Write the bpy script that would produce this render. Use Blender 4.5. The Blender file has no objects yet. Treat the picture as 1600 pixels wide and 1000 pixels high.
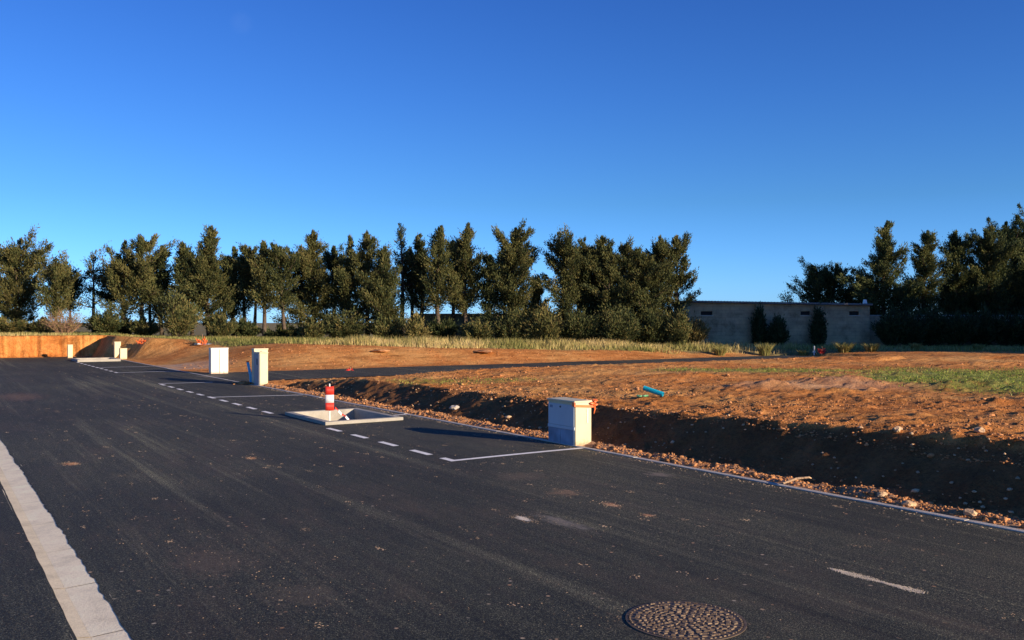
import bpy, math, random
import numpy as np
from mathutils import Vector, Matrix

R = math.radians
scene = bpy.context.scene
COL = scene.collection

# ------------------------------------------------------------------ camera, sky, sun, exposure
EYE = 1.6
F = 1400.0                      # focal length in photo pixels (1600 wide)
HOR = 503.0
cam_d = bpy.data.cameras.new("camera")
cam_d.sensor_width = 36.0
cam_d.lens = 36.0 * F / 1600.0
cam_d.clip_start = 0.05
cam_d.clip_end = 6000
cam = bpy.data.objects.new("camera", cam_d)
COL.objects.link(cam)
cam.location = (0, 0, EYE)
cam.rotation_euler = (R(90) + math.atan(3.0 / F), 0, 0)
scene.camera = cam

SUN_EL = R(12.8)
SUN_H = Vector((0.826, -0.563, 0)).normalized()
world = bpy.data.worlds.new("World")
scene.world = world
world.use_nodes = True
wn = world.node_tree.nodes
wl = world.node_tree.links
wn.clear()
w_out = wn.new("ShaderNodeOutputWorld")
w_bg = wn.new("ShaderNodeBackground")
w_bg.inputs[1].default_value = 0.091
sky = wn.new("ShaderNodeTexSky")
sky.sky_type = 'NISHITA'
sky.sun_disc = False
sky.sun_elevation = SUN_EL
sky.sun_rotation = math.atan2(SUN_H.x, SUN_H.y)
sky.altitude = 600
sky.air_density = 1.0
sky.dust_density = 0.1
sky.ozone_density = 4.0
hs = wn.new("ShaderNodeHueSaturation")
hs.inputs['Saturation'].default_value = 1.0
hs.inputs['Value'].default_value = 1.0
wl.new(sky.outputs[0], hs.inputs['Color'])
# colour response of the sky: deep blue aloft, clear pale blue low down
g_tc = wn.new("ShaderNodeTexCoord"); g_sep = wn.new("ShaderNodeSeparateXYZ")
wl.new(g_tc.outputs['Generated'], g_sep.inputs[0])
g_r = wn.new("ShaderNodeValToRGB")
g_r.color_ramp.elements[0].position = 0.0; g_r.color_ramp.elements[0].color = (.46, .86, 1.75, 1)
g_r.color_ramp.elements[1].position = 0.38; g_r.color_ramp.elements[1].color = (.265, .51, 1.0, 1)
for p_, c_ in ((.04, (.475, .83, 1.5, 1)), (.13, (.39, .68, 1.02, 1)), (.24, (.325, .60, 1.04, 1))):
    e_ = g_r.color_ramp.elements.new(p_); e_.color = c_
wl.new(g_sep.outputs['Z'], g_r.inputs[0])
g_m = wn.new("ShaderNodeMix"); g_m.data_type = 'RGBA'; g_m.blend_type = 'MULTIPLY'; g_m.inputs[0].default_value = 1.0
wl.new(hs.outputs[0], g_m.inputs[6]); wl.new(g_r.outputs[0], g_m.inputs[7])
# the one faint wisp of cloud
geo = wn.new("ShaderNodeTexCoord")
dotn = wn.new("ShaderNodeVectorMath"); dotn.operation = 'DISTANCE'
cd = Vector((-423, 1400, 467)).normalized()
dotn.inputs[1].default_value = cd
wl.new(geo.outputs['Generated'], dotn.inputs[0])
mr = wn.new("ShaderNodeMapRange")
mr.inputs['From Min'].default_value = 0.002
mr.inputs['From Max'].default_value = 0.014
mr.inputs['To Min'].default_value = 1.0
mr.inputs['To Max'].default_value = 0.0
mr.interpolation_type = 'SMOOTHSTEP'
wl.new(dotn.outputs['Value'], mr.inputs['Value'])
wno = wn.new("ShaderNodeTexNoise"); wno.inputs['Scale'].default_value = 60
wno.inputs['Detail'].default_value = 4
wl.new(geo.outputs['Generated'], wno.inputs['Vector'])
mm = wn.new("ShaderNodeMath"); mm.operation = 'MULTIPLY'
wl.new(mr.outputs[0], mm.inputs[0]); wl.new(wno.outputs[0], mm.inputs[1])
mm2 = wn.new("ShaderNodeMath"); mm2.operation = 'MULTIPLY'; mm2.inputs[1].default_value = 0.03
wl.new(mm.outputs[0], mm2.inputs[0])
wmix = wn.new("ShaderNodeMix"); wmix.data_type = 'RGBA'
wl.new(mm2.outputs[0], wmix.inputs[0]); wl.new(g_m.outputs[2], wmix.inputs[6])
wmix.inputs[7].default_value = (7, 8, 9, 1)
wl.new(wmix.outputs[2], w_bg.inputs[0])
wl.new(w_bg.outputs[0], w_out.inputs[0])

sun_d = bpy.data.lights.new("sun", 'SUN')
sun_d.energy = 4.6
sun_d.angle = R(0.5)
sun_d.color = (1.0, 0.80, 0.58)
sun = bpy.data.objects.new("sun", sun_d)
COL.objects.link(sun)
sv = Vector((SUN_H.x * math.cos(SUN_EL), SUN_H.y * math.cos(SUN_EL), math.sin(SUN_EL)))
sun.rotation_euler = (-sv).to_track_quat('-Z', 'Y').to_euler()
sun.location = (20, -20, 30)

scene.view_settings.view_transform = 'Standard'
scene.view_settings.look = 'None'
scene.view_settings.exposure = 0.90
scene.view_settings.gamma = 1.0

# ------------------------------------------------------------------ frames
PHI = math.atan2(920.0, F)       # the main road runs PHI to the left of the view
CP, SP = math.cos(PHI), math.sin(PHI)

def W(t, u, z=0.0):
    """road frame (t across to the right, u along away) to world"""
    return Vector((t * CP - u * SP, t * SP + u * CP, z))

def TU(x, y):
    return x * CP + y * SP, -x * SP + y * CP

def at(px, depth, z=0.0):
    """a point depth metres away in front, seen at photo column px"""
    return Vector(((px - 800.0) / F * depth, depth, z))

# ------------------------------------------------------------------ noise
def _hash(ix, iy, seed):
    n = (ix.astype(np.int64) * 374761393 + iy.astype(np.int64) * 668265263 + seed * 1442695041) & 0xffffffff
    n = ((n ^ (n >> 13)) * 1274126177) & 0xffffffff
    return ((n ^ (n >> 16)) & 0xffffff) / float(0xffffff)

def vnoise(x, y, seed=0):
    x = np.asarray(x, float); y = np.asarray(y, float)
    ix = np.floor(x); iy = np.floor(y)
    fx = x - ix; fy = y - iy
    fx = fx * fx * (3 - 2 * fx); fy = fy * fy * (3 - 2 * fy)
    a = _hash(ix, iy, seed); b = _hash(ix + 1, iy, seed)
    c = _hash(ix, iy + 1, seed); d = _hash(ix + 1, iy + 1, seed)
    return (a * (1 - fx) + b * fx) * (1 - fy) + (c * (1 - fx) + d * fx) * fy

def fbm(x, y, seed=0, oct=4, gain=0.5):
    s = 0; a = 1; tot = 0
    for k in range(oct):
        s = s + a * (vnoise(x * 2 ** k + 17.3 * k, y * 2 ** k + 5.1 * k, seed + k) - 0.5)
        tot += a; a *= gain
    return s / tot * 2       # about -1..1

def sm(x):
    x = np.clip(x, 0, 1)
    return x * x * (3 - 2 * x)

# ------------------------------------------------------------------ terrain heights (road frame)
KT = 7.0          # kerb line
UEND = 45.6       # end of main road
CR_U = [-30, 0, 4.2, 6.2, 9.2, 12, 14.9, 18.9, 20.6, 22.0, 60]
CR_G = [.55, .55, .53, .49, .41, .38, .35, .33, .20, .0, .0]
CR_T = [8.3, 8.3, 8.22, 8.16, 8.09, 8.15, 8.25, 8.1, 7.7, 7.5, 7.5]

def near_edge(t): return 24.2 - 0.9 * np.clip(1 - (t - KT) / 1.3, 0, 1) ** 2
def far_edge(t): return 28.7 + 0.35 * np.clip(1 - (t - KT) / 1.0, 0, 1) ** 2

def plateau(t):
    return np.interp(t, [-50, 7, 11, 16, 23, 30, 60], [.97, .97, .78, .62, .40, .27, .25])

def terrain(t, u, detail=True):
    t = np.asarray(t, float); u = np.asarray(u, float)
    t, u = np.broadcast_arrays(t, u)
    x = t * CP - u * SP; y = t * SP + u * CP
    # plot to the right of the main road
    g = np.interp(u, CR_U, CR_G); ct = np.interp(u, CR_U, CR_T)
    if detail:
        ct = ct + 0.16 * fbm(u * 0.9, t * 0, 3, 3) + 0.05 * fbm(u * 4, t * 3, 8, 2)
    foot = KT + 0.42
    bank = np.clip((t - foot) / (ct - foot), 0, 1) ** 1.15
    level = g + (0.42 - g) * sm((t - 8.6) / 5) * sm((22.5 - u) / 4)
    level = level + (0.30 - 0.42) * sm((t - 26) / 8)
    field = bank * level * sm((near_edge(t) - 0.1 - u) / 2.0 + (t > 36))
    # far side
    q = np.interp(u, [28, 37, 39, 40.6, 42], [5.5, 5.0, 3.4, 1.1, 0.75])
    w = np.interp(t, [7, 10, 16, 23], [8.0, 5.0, 3.2, 2.2])
    kt2 = np.interp(u, [28, 40, 41.5, 43], [7.1, 7.2, 7.2, 6.5])
    farz = plateau(t) * sm((u - far_edge(t) - 0.05) / w) * sm((t - kt2) / q)
    score = 0.20 * vnoise(t * 6.0, t * 0 + .5, 83) + .05 * vnoise(t * 17, u * 3, 84) if detail else 0
    cross = 0.97 * sm((u - UEND - score) / 0.34)
    farz = np.where(u > UEND, np.maximum(cross * np.where(t < 8, 1, plateau(t) / .98), farz), farz)
    z = np.where(u < 26.4, field, farz)
    z = np.where((t > 35) & (u >= 10), 0.27 + 0 * z, z)
    blend = sm((t - 33) / 4)
    z2 = np.where(u < 26.4, field, farz)
    z = np.where((t > 33), z2 * (1 - blend) + 0.27 * blend, z2)
    # beyond the trees the land falls away
    z = z - 1.6 * sm((y - 56) / 60) * 1.0
    if detail:
        rough = np.clip((t - KT - 0.06) / 0.25, 0, 1)
        soft = np.where(u > 28.5, 0.45, 1.0) * np.where(t > 12, 1.0, 1.0)
        near = np.exp(-((y) / 60.0) ** 2)
        n1 = fbm(t * 0.35, u * 0.35, 21, 3) * 0.05
        n2 = np.abs(fbm(t * 1.3, u * 2.2, 31, 5, .75)) * 0.060
        n3 = np.maximum(0, fbm(t * 4.5, u * 6, 41, 3, .7)) * 0.055
        n4 = np.maximum(0, fbm(t * 13, u * 13, 47, 2, .6) - .05) * 0.035
        ins = (u < 26.4) & (t > KT)
        z = z + (n1 * np.clip((t - 8) / 2, 0, 1) * np.where(ins, 1, .6) + (n2 + n3 + n4) * soft - 0.02) * rough * near
        # spoil ridge by the kerb
        z = z + np.where(ins, 1, 0.3) * np.exp(-((t - KT - 0.27) / 0.13) ** 2) * (0.03 + 0.04 * fbm(t * 4, u * 2.2, 51, 3)) * (u < 44)
        # mounds of loose earth in the plot
        for mx, my, mr_, mh in MOUNDS:
            d2 = ((x - mx) / mr_[0]) ** 2 + ((y - my) / mr_[1]) ** 2
            z = z + np.exp(-d2 * 2) * mh * (0.75 + 0.8 * np.abs(fbm(x * 2.5, y * 2.5, 61, 3)))
        # ruts along the side road direction
        rut = np.exp(-((u - 17 - 1.2 * fbm(t * .12, t * 0, 71, 2)) / 0.18) ** 2) + np.exp(-((u - 18.4 - 1.2 * fbm(t * .12, t * 0, 71, 2)) / 0.18) ** 2)
        z = z - np.where(ins & (t > 9.5), 0.05, 0) * rut
        # crumbling top of the cross bank: vertical scores from the digger bucket
        face = np.exp(-((u - UEND - 0.2) / 0.16) ** 2)
        z = z - 0.14 * face * (0.5 + 0.5 * np.sin(t * 9 + 2 * fbm(t * 1.3, u * 0, 81, 2))) * (t < 8)
    road = (t < np.where(u > 41.8, 6.48 + .12 * fbm(u * 2, t * 0, 7, 2), KT)) & (t > -4.0) & (u < UEND - 0.02)
    z = np.where((t < KT + .1) & (u > 41.8), np.maximum(z, .016), z)
    z = np.where(road, -0.35, z)
    side = (t >= KT) & (t < 35) & (u > near_edge(t) - 0.04) & (u < far_edge(t) + 0.04)
    z = np.where(side, -0.06, z)
    return z

MOUNDS = [(4.6, 16.2, (1.0, .45), .13), (6.2, 17.0, (1.3, .6), .17), (5.4, 15.2, (.8, .3), .09),
          (7.6, 12.8, (1.5, .4), .10), (3.9, 19.0, (1.8, .5), .10), (9.6, 14.6, (1.6, .35), .12),
          (9.0, 19.6, (2.0, .5), .08), (0.5, 20.5, (2.5, .5), .07), (13.5, 24, (3, .7), .12), (2.4, 14.0, (.7, .3), .07),
          (8.6, 16.6, (1.4, .4), .12), (12.0, 28, (4, .8), .12), (18, 31, (4, .8), .14)]

def gz(x, y):
    t, u = TU(x, y)
    return float(terrain(np.array([t]), np.array([u]))[0])

def ground_hit(px, py):
    """where the line of sight through a photo pixel meets the ground"""
    d = np.arange(4.0, 90.0, .02)
    x = (px - 800.0) / F * d
    t, u = TU(x, d)
    z = np.maximum(terrain(t, u), -.06)
    ys = HOR + (EYE - z) / d * F
    k = int(np.argmax(ys <= py))
    return Vector((x[k], d[k], z[k]))

def road_z(t, u):
    t = np.asarray(t, float)
    return 0.006 * fbm(t * 0.5, np.asarray(u) * 0.28, 5, 2) * np.clip((t - .9) / .6, 0, 1) * np.clip((7.1 - t) / .6, 0, 1)

# ------------------------------------------------------------------ materials
def new_mat(name):
    m = bpy.data.materials.new(name)
    m.use_nodes = True
    nt = m.node_tree
    b = nt.nodes["Principled BSDF"]
    b.inputs['Roughness'].default_value = 0.85
    b.inputs['Specular IOR Level'].default_value = 0.3
    return m, nt, b

def N(nt, typ, **kw):
    n = nt.nodes.new(typ)
    for k, v in kw.items():
        setattr(n, k, v)
    return n

def ramp(nt, src, stops):
    r = nt.nodes.new("ShaderNodeValToRGB")
    el = r.color_ramp.elements
    el[0].position, el[0].color = stops[0][0], (*stops[0][1], 1)
    el[1].position, el[1].color = stops[-1][0], (*stops[-1][1], 1)
    for p, c in stops[1:-1]:
        e = el.new(p); e.color = (*c, 1)
    nt.links.new(src, r.inputs[0])
    return r.outputs[0]

def noise(nt, scale, detail=4, rough=.55, scl=None, coord='Object', seed=0.0):
    tc = nt.nodes.new("ShaderNodeTexCoord")
    n = nt.nodes.new("ShaderNodeTexNoise")
    n.inputs['Scale'].default_value = scale
    n.inputs['Detail'].default_value = detail
    n.inputs['Roughness'].default_value = rough
    mp = nt.nodes.new("ShaderNodeMapping")
    if scl: mp.inputs['Scale'].default_value = scl
    mp.inputs['Location'].default_value = (seed, seed * 1.7, seed * .3)
    nt.links.new(tc.outputs[coord], mp.inputs[0])
    nt.links.new(mp.outputs[0], n.inputs['Vector'])
    return n.outputs[0]

def mix(nt, fac, a, b, mode='MIX'):
    m = nt.nodes.new("ShaderNodeMix"); m.data_type = 'RGBA'; m.blend_type = mode
    for sock, v in ((m.inputs[0], fac), (m.inputs[6], a), (m.inputs[7], b)):
        if hasattr(v, 'is_linked') or hasattr(v, 'links'):
            nt.links.new(v, sock)
        elif isinstance(v, (tuple, list)):
            sock.default_value = (*v, 1) if len(v) == 3 else v
        else:
            sock.default_value = v
    return m.outputs[2]

def math_(nt, op, a, b=None):
    m = nt.nodes.new("ShaderNodeMath"); m.operation = op
    for s, v in ((m.inputs[0], a), (m.inputs[1], b)):
        if v is None: continue
        if hasattr(v, 'links'): nt.links.new(v, s)
        else: s.default_value = v
    return m.outputs[0]

def bump(nt, b, h, dist, strength=1.0):
    bp = nt.nodes.new("ShaderNodeBump")
    bp.inputs['Distance'].default_value = dist
    bp.inputs['Strength'].default_value = strength
    nt.links.new(h, bp.inputs['Height'])
    nt.links.new(bp.outputs[0], b.inputs['Normal'])

def plain(name, c, rough=.6, var=.12, scale=6.0, spec=.4, bumpd=0.0, bscale=60, metallic=0.0):
    m, nt, b = new_mat(name)
    n = noise(nt, scale, 5)
    lo = tuple(x * (1 - var) for x in c); hi = tuple(min(1, x * (1 + var)) for x in c)
    nt.links.new(ramp(nt, n, [(.3, lo), (.7, hi)]), b.inputs['Base Color'])
    b.inputs['Roughness'].default_value = rough
    b.inputs['Specular IOR Level'].default_value = spec
    b.inputs['Metallic'].default_value = metallic
    if bumpd: bump(nt, b, noise(nt, bscale, 4), bumpd)
    return m

def soil_material():
    m, nt, b = new_mat("soil")
    att = N(nt, "ShaderNodeVertexColor"); att.layer_name = "mask"
    sep = N(nt, "ShaderNodeSeparateColor"); nt.links.new(att.outputs[0], sep.inputs[0])
    big = noise(nt, .35, 5, .6)
    mid = noise(nt, 2.2, 6, .65, seed=4)
    fine = noise(nt, 22, 5, .7, seed=9)
    c1 = ramp(nt, big, [(.3, (.36, .13, .045)), (.47, (.45, .19, .075)), (.58, (.50, .28, .13)), (.74, (.56, .37, .20))])
    c2 = ramp(nt, mid, [(.30, (.20, .075, .030)), (.48, (.36, .14, .055)), (.68, (.52, .26, .13))])
    c = mix(nt, .55, c1, c2)
    dk = ramp(nt, fine, [(.28, (.45, .42, .40)), (.5, (1, 1, 1)), (.75, (1.25, 1.25, 1.25))])
    c = mix(nt, .8, c, dk, 'MULTIPLY')
    c = mix(nt, 1.0, c, (1.36, 1.36, .98), 'MULTIPLY')
    grit = ramp(nt, noise(nt, 55, 3, .8, seed=14), [(.36, (.42, .40, .38)), (.48, (1, 1, 1)), (.6, (1.0, 1.0, 1.0)), (.72, (1.5, 1.5, 1.45))])
    c = mix(nt, .85, c, grit, 'MULTIPLY')
    band = ramp(nt, noise(nt, 1.0, 7, .75, scl=(.55, 2.6, 1), seed=17), [(.34, (.50, .46, .43)), (.48, (1, 1, 1)), (.66, (1.22, 1.20, 1.18))])
    c = mix(nt, .9, c, band, 'MULTIPLY')
    # green weeds
    gn = noise(nt, 7, 5, .7, seed=2)
    green = ramp(nt, gn, [(.3, (.11, .14, .03)), (.6, (.24, .27, .07)), (.8, (.42, .34, .13))])
    gm = math_(nt, 'MULTIPLY', sep.outputs[0], math_(nt, 'MULTIPLY', noise(nt, 3.0, 5, .7, seed=7), 1.9))
    gm = N(nt, "ShaderNodeClamp").inputs[0].node if False else gm
    cl = N(nt, "ShaderNodeClamp"); nt.links.new(gm, cl.inputs[0])
    c = mix(nt, cl.outputs[0], c, green)
    pale = ramp(nt, mid, [(.3, (.30, .21, .15)), (.7, (.52, .42, .33))])
    pm = math_(nt, 'MULTIPLY', sep.outputs[1], math_(nt, 'MULTIPLY', noise(nt, 1.6, 5, .7, scl=(1, .6, 1), seed=5), 1.3))
    c = mix(nt, pm, c, pale)
    olive = ramp(nt, mid, [(.3, (.15, .13, .05)), (.7, (.30, .23, .10))])
    c = mix(nt, sep.outputs[2], c, olive)
    shade_and_scores = N(nt, "ShaderNodeVertexColor"); shade_and_scores.layer_name = "shade_and_scores"
    dsep = N(nt, "ShaderNodeSeparateColor"); nt.links.new(shade_and_scores.outputs[0], dsep.inputs[0])
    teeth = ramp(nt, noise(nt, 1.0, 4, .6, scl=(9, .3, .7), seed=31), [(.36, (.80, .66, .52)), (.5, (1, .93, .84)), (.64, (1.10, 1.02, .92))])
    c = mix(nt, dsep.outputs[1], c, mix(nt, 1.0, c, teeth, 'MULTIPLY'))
    c = mix(nt, dsep.outputs[0], c, mix(nt, .5, ramp(nt, mid, [(.3, (.105, .050, .022)), (.7, (.21, .10, .042))]), dk, 'MULTIPLY'))  # painted shade: darker soil colour over the cut bank face
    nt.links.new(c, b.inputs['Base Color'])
    b.inputs['Roughness'].default_value = .95
    b.inputs['Specular IOR Level'].default_value = .1
    h = math_(nt, 'ADD', math_(nt, 'MULTIPLY', noise(nt, 9, 6, .7, seed=1), .6), math_(nt, 'MULTIPLY', noise(nt, 45, 4, .7, seed=3), .25))
    bump(nt, b, h, .09, 1.0)
    return m

def spot_mask(nt, cx, cy, rx, ry, nz, rot=0.0):
    tc = N(nt, "ShaderNodeTexCoord")
    mp = N(nt, "ShaderNodeMapping"); mp.vector_type = 'TEXTURE'
    mp.inputs['Location'].default_value = (cx, cy, 0)
    mp.inputs['Rotation'].default_value = (0, 0, rot)
    mp.inputs['Scale'].default_value = (rx, ry, 1)
    nt.links.new(tc.outputs['Object'], mp.inputs[0])
    ln = N(nt, "ShaderNodeVectorMath"); ln.operation = 'LENGTH'
    nt.links.new(mp.outputs[0], ln.inputs[0])
    r = N(nt, "ShaderNodeMapRange"); r.interpolation_type = 'SMOOTHSTEP'
    r.inputs['From Min'].default_value = 1.0; r.inputs['From Max'].default_value = 0.0
    nt.links.new(ln.outputs['Value'], r.inputs['Value'])
    s1 = math_(nt, 'SUBTRACT', math_(nt, 'ADD', math_(nt, 'MULTIPLY', r.outputs[0], .8), math_(nt, 'MULTIPLY', nz, 2.6)), 1.66)
    a = math_(nt, 'MINIMUM', math_(nt, 'MAXIMUM', math_(nt, 'MULTIPLY', s1, 2.6), 0.0), 1.0)
    return a

def px_tu(px, py, z=0.0):
    d = (py - HOR)
    Z = (EYE - z) * F / d
    return TU((px - 800) / F * Z, Z)

STAINS = [  # px, py, radius across, radius along, strength, colour
    (818, 811, .10, .22, 2.2, (.75, .68, .54)), (880, 817, .18, .7, .9, (.26, .23, .19)),
    (815, 745, .6, .5, .5, (.20, .14, .09)), (955, 789, .12, .22, 1.3, (.46, .23, .11)),
    (880, 770, .30, .35, .7, (.34, .20, .11)), (1015, 806, .09, .12, 1.3, (.45, .22, .10)),
    (112, 725, .16, .22, 1.5, (.50, .22, .08)), (393, 716, .12, .22, 1.3, (.50, .22, .08)),
    (600, 640, .7, 1.4, .55, (.26, .20, .14)), (1030, 742, .22, .4, .8, (.28, .22, .17)),
    (30, 620, 1.0, 2.5, .6, (.25, .14, .08)), (540, 632, .8, 1.6, .7, (.24, .18, .13)),
    (330, 588, .8, 1.2, .8, (.30, .24, .18)), (1010, 975, .35, .35, .5, (.16, .12, .08)),
    (320, 880, .5, .9, .45, (.17, .12, .08)), (470, 930, .5, .6, .4, (.16, .12, .08))]

def asphalt_material():
    m, nt, b = new_mat("asphalt")
    grain = noise(nt, 130, 3, .7)
    grain2 = noise(nt, 62, 4, .75, seed=3)
    base = ramp(nt, grain, [(.36, (.005, .006, .007)), (.5, (.022, .024, .027)), (.58, (.062, .064, .066)), (.68, (.20, .195, .185))])
    base = mix(nt, .8, base, ramp(nt, grain2, [(.36, (.25, .25, .26)), (.5, (.85, .85, .85)), (.64, (1.8, 1.8, 1.7))]), 'MULTIPLY')
    # lengthwise bands left by the paver and by tyres
    streak = noise(nt, 1.0, 6, .68, scl=(2.6, .06, 1))
    base = mix(nt, 1.0, base, ramp(nt, streak, [(.34, (.42, .43, .46)), (.45, (.98, .98, .98)), (.53, (.68, .69, .72)), (.66, (2.1, 2.03, 1.92))]), 'MULTIPLY')
    base = mix(nt, 1.0, base, (1.22, 1.20, .82), 'MULTIPLY')
    patch = noise(nt, .5, 6, .65, scl=(1, .5, 1), seed=11)
    base = mix(nt, 1.0, base, ramp(nt, patch, [(.3, (.66, .66, .68)), (.5, (1, 1, 1)), (.68, (1.55, 1.50, 1.40))]), 'MULTIPLY')
    # brownish dust film and orange crumbs trodden in
    film = noise(nt, 1.4, 6, .75, scl=(1, .35, 1), seed=6)
    base = mix(nt, math_(nt, 'MULTIPLY', ramp(nt, film, [(.50, (0, 0, 0)), (.72, (.30, .30, .30))]), 1.0), base, (.13, .09, .06))
    sp = N(nt, "ShaderNodeTexVoronoi"); sp.inputs['Scale'].default_value = 7.0
    tc = N(nt, "ShaderNodeTexCoord"); nt.links.new(tc.outputs['Object'], sp.inputs['Vector'])
    spk = ramp(nt, sp.outputs['Distance'], [(.05, (1, 1, 1)), (.11, (0, 0, 0))])
    spm = math_(nt, 'MULTIPLY', spk, ramp(nt, noise(nt, 1.1, 4, .7, seed=13), [(.45, (0, 0, 0)), (.6, (1, 1, 1))]))
    spc = ramp(nt, sp.outputs['Color'], [(.2, (.50, .42, .30)), (.8, (.50, .27, .13))])
    base = mix(nt, spm, base, spc)
    # stains of spilt earth and lime
    nz = noise(nt, 16, 8, .85, scl=(1.0, .45, 1), seed=21)
    for px, py, rx, ry, k, c in STAINS:
        t, u = px_tu(px, py)
        a = spot_mask(nt, t, u, rx, ry, nz)
        a = math_(nt, 'MINIMUM', math_(nt, 'MULTIPLY', a, k * .62), .95)
        base = mix(nt, a, base, c)
    nt.links.new(base, b.inputs['Base Color'])
    b.inputs['Roughness'].default_value = .80
    b.inputs['Specular IOR Level'].default_value = .28
    h = math_(nt, 'ADD', grain, math_(nt, 'MULTIPLY', grain2, .8))
    bump(nt, b, h, .0045, .9)
    return m

def concrete_material(name, c, joints=None):
    m, nt, b = new_mat(name)
    a = noise(nt, 3.2, 6, .7)
    f = noise(nt, 60, 4, .7, seed=4)
    col = ramp(nt, a, [(.28, tuple(x * .74 for x in c)), (.5, c), (.75, tuple(min(1, x * 1.15) for x in c))])
    col = mix(nt, .5, col, ramp(nt, f, [(.3, (.75, .74, .72)), (.6, (1.05, 1.05, 1.05))]), 'MULTIPLY')
    st = noise(nt, 14, 5, .8, seed=8)
    col = mix(nt, ramp(nt, st, [(.66, (0, 0, 0)), (.74, (.7, .7, .7))]), col, (.14, .10, .07))
    nt.links.new(col, b.inputs['Base Color'])
    b.inputs['Roughness'].default_value = .9
    b.inputs['Specular IOR Level'].default_value = .2
    bump(nt, b, f, .003)
    return m

def leaf_material(name, cols, trans=.12):
    m, nt, b = new_mat(name)
    att = N(nt, "ShaderNodeVertexColor"); att.layer_name = "tint"
    sep = N(nt, "ShaderNodeSeparateColor"); nt.links.new(att.outputs[0], sep.inputs[0])
    c = ramp(nt, sep.outputs[0], cols)
    nt.links.new(c, b.inputs['Base Color'])
    b.inputs['Roughness'].default_value = .75
    b.inputs['Specular IOR Level'].default_value = .15
    tr = N(nt, "ShaderNodeBsdfTranslucent"); nt.links.new(c, tr.inputs[0])
    ms = N(nt, "ShaderNodeMixShader"); ms.inputs[0].default_value = trans
    out = nt.nodes["Material Output"]
    nt.links.new(b.outputs[0], ms.inputs[1]); nt.links.new(tr.outputs[0], ms.inputs[2])
    nt.links.new(ms.outputs[0], out.inputs[0])
    return m

def block_wall_material():
    m, nt, b = new_mat("rendered_blockwork")
    tc = N(nt, "ShaderNodeTexCoord")
    br = N(nt, "ShaderNodeTexBrick")
    mp = N(nt, "ShaderNodeMapping"); mp.inputs['Rotation'].default_value = (R(90), 0, 0)
    nt.links.new(tc.outputs['Object'], mp.inputs[0]); nt.links.new(mp.outputs[0], br.inputs['Vector'])
    br.inputs['Scale'].default_value = 1.0
    br.inputs['Brick Width'].default_value = .5; br.inputs['Row Height'].default_value = .2
    br.inputs['Mortar Size'].default_value = .012
    br.inputs['Color1'].default_value = (.40, .30, .18, 1); br.inputs['Color2'].default_value = (.45, .335, .21, 1)
    br.inputs['Mortar'].default_value = (.34, .255, .16, 1)
    n = noise(nt, 1.1, 6, .7)
    c = mix(nt, 1.0, br.outputs[0], ramp(nt, n, [(.3, (.40, .40, .38)), (.5, (1, 1, 1)), (.7, (1.35, 1.32, 1.22))]), 'MULTIPLY')
    nt.links.new(c, b.inputs['Base Color'])
    return m

M = {}
M['soil'] = soil_material()
M['asphalt'] = asphalt_material()
M['concrete'] = concrete_material("gutter_concrete", (.94, .82, .56))
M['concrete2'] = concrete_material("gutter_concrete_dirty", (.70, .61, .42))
M['kerb'] = concrete_material("kerb_concrete", (.46, .42, .36))
M['paint'] = plain("road_paint", (.88, .85, .76), .6, .14, 14)
M['cab'] = plain("cabinet_cream_polyester", (.60, .53, .33), .5, .07, 5)
M['cab_w'] = plain("cabinet_white_polyester", (.70, .67, .56), .5, .06, 5)
M['cab_door'] = plain("cabinet_door_grey", (.44, .50, .54), .5, .07, 3)
M['cab_plinth'] = plain("cabinet_plinth_blue_film", (.18, .26, .36), .4, .35, 5)
M['cab_dark'] = plain("cabinet_dark_panel", (.30, .31, .32), .5, .1, 5)
for k_ in ('cab', 'cab_w'):          # mud splashed up from the ground
    nt = M[k_].node_tree; b_ = nt.nodes["Principled BSDF"]
    src = b_.inputs['Base Color'].links[0].from_socket
    tc = N(nt, "ShaderNodeTexCoord"); sx = N(nt, "ShaderNodeSeparateXYZ"); nt.links.new(tc.outputs['Object'], sx.inputs[0])
    f_ = math_(nt, 'SUBTRACT', math_(nt, 'MULTIPLY', noise(nt, 22, 6, .8), .34), sx.outputs['Z'])
    f_ = math_(nt, 'MINIMUM', math_(nt, 'MAXIMUM', math_(nt, 'MULTIPLY', math_(nt, 'SUBTRACT', f_, .08), 9.0), 0.0), .75)
    nt.links.new(mix(nt, f_, src, (.36, .19, .09)), b_.inputs['Base Color'])
M['groove'] = plain("groove_dark", (.05, .05, .05), .8)
M['orange'] = plain("orange_tape", (.80, .17, .04), .5, .15, 20)
M['red'] = plain("red_plastic", (.72, .045, .025), .45, .15, 20)
M['white'] = plain("white_plastic", (.80, .79, .76), .45, .06, 10)
M['blue_pipe'] = plain("blue_pipe", (.12, .58, .85), .4, .12, 8)
M['teal_pipe'] = plain("teal_pipe", (.01, .36, .48), .4, .15, 8)
M['green_pl'] = plain("green_plastic", (.18, .48, .22), .5, .2, 12)
M['iron'] = plain("rusted_cast_iron", (.10, .07, .045), .7, .45, 14, .4, .002, 90)
M['iron_hi'] = plain("worn_cast_iron", (.17, .115, .065), .65, .4, 22, .4, .002, 120)
M['bark'] = plain("bark", (.10, .075, .055), .9, .35, 5, .1, .02, 20)
M['wall'] = block_wall_material()
M['roof'] = plain("fibre_cement_roof", (.20, .19, .18), .9, .3, 2, .2)
M['dark'] = plain("dark_opening", (.02, .02, .02), .9)
M['stone'] = plain("stone", (.50, .34, .20), .9, .35, 9, .2, .01, 40)
M['clod'] = plain("earth_clod", (.42, .20, .085), .95, .6, 7, .1, .01, 60)
M['crumb'] = plain("earth_crumb", (.60, .42, .24), .95, .45, 1.3, .1)
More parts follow.
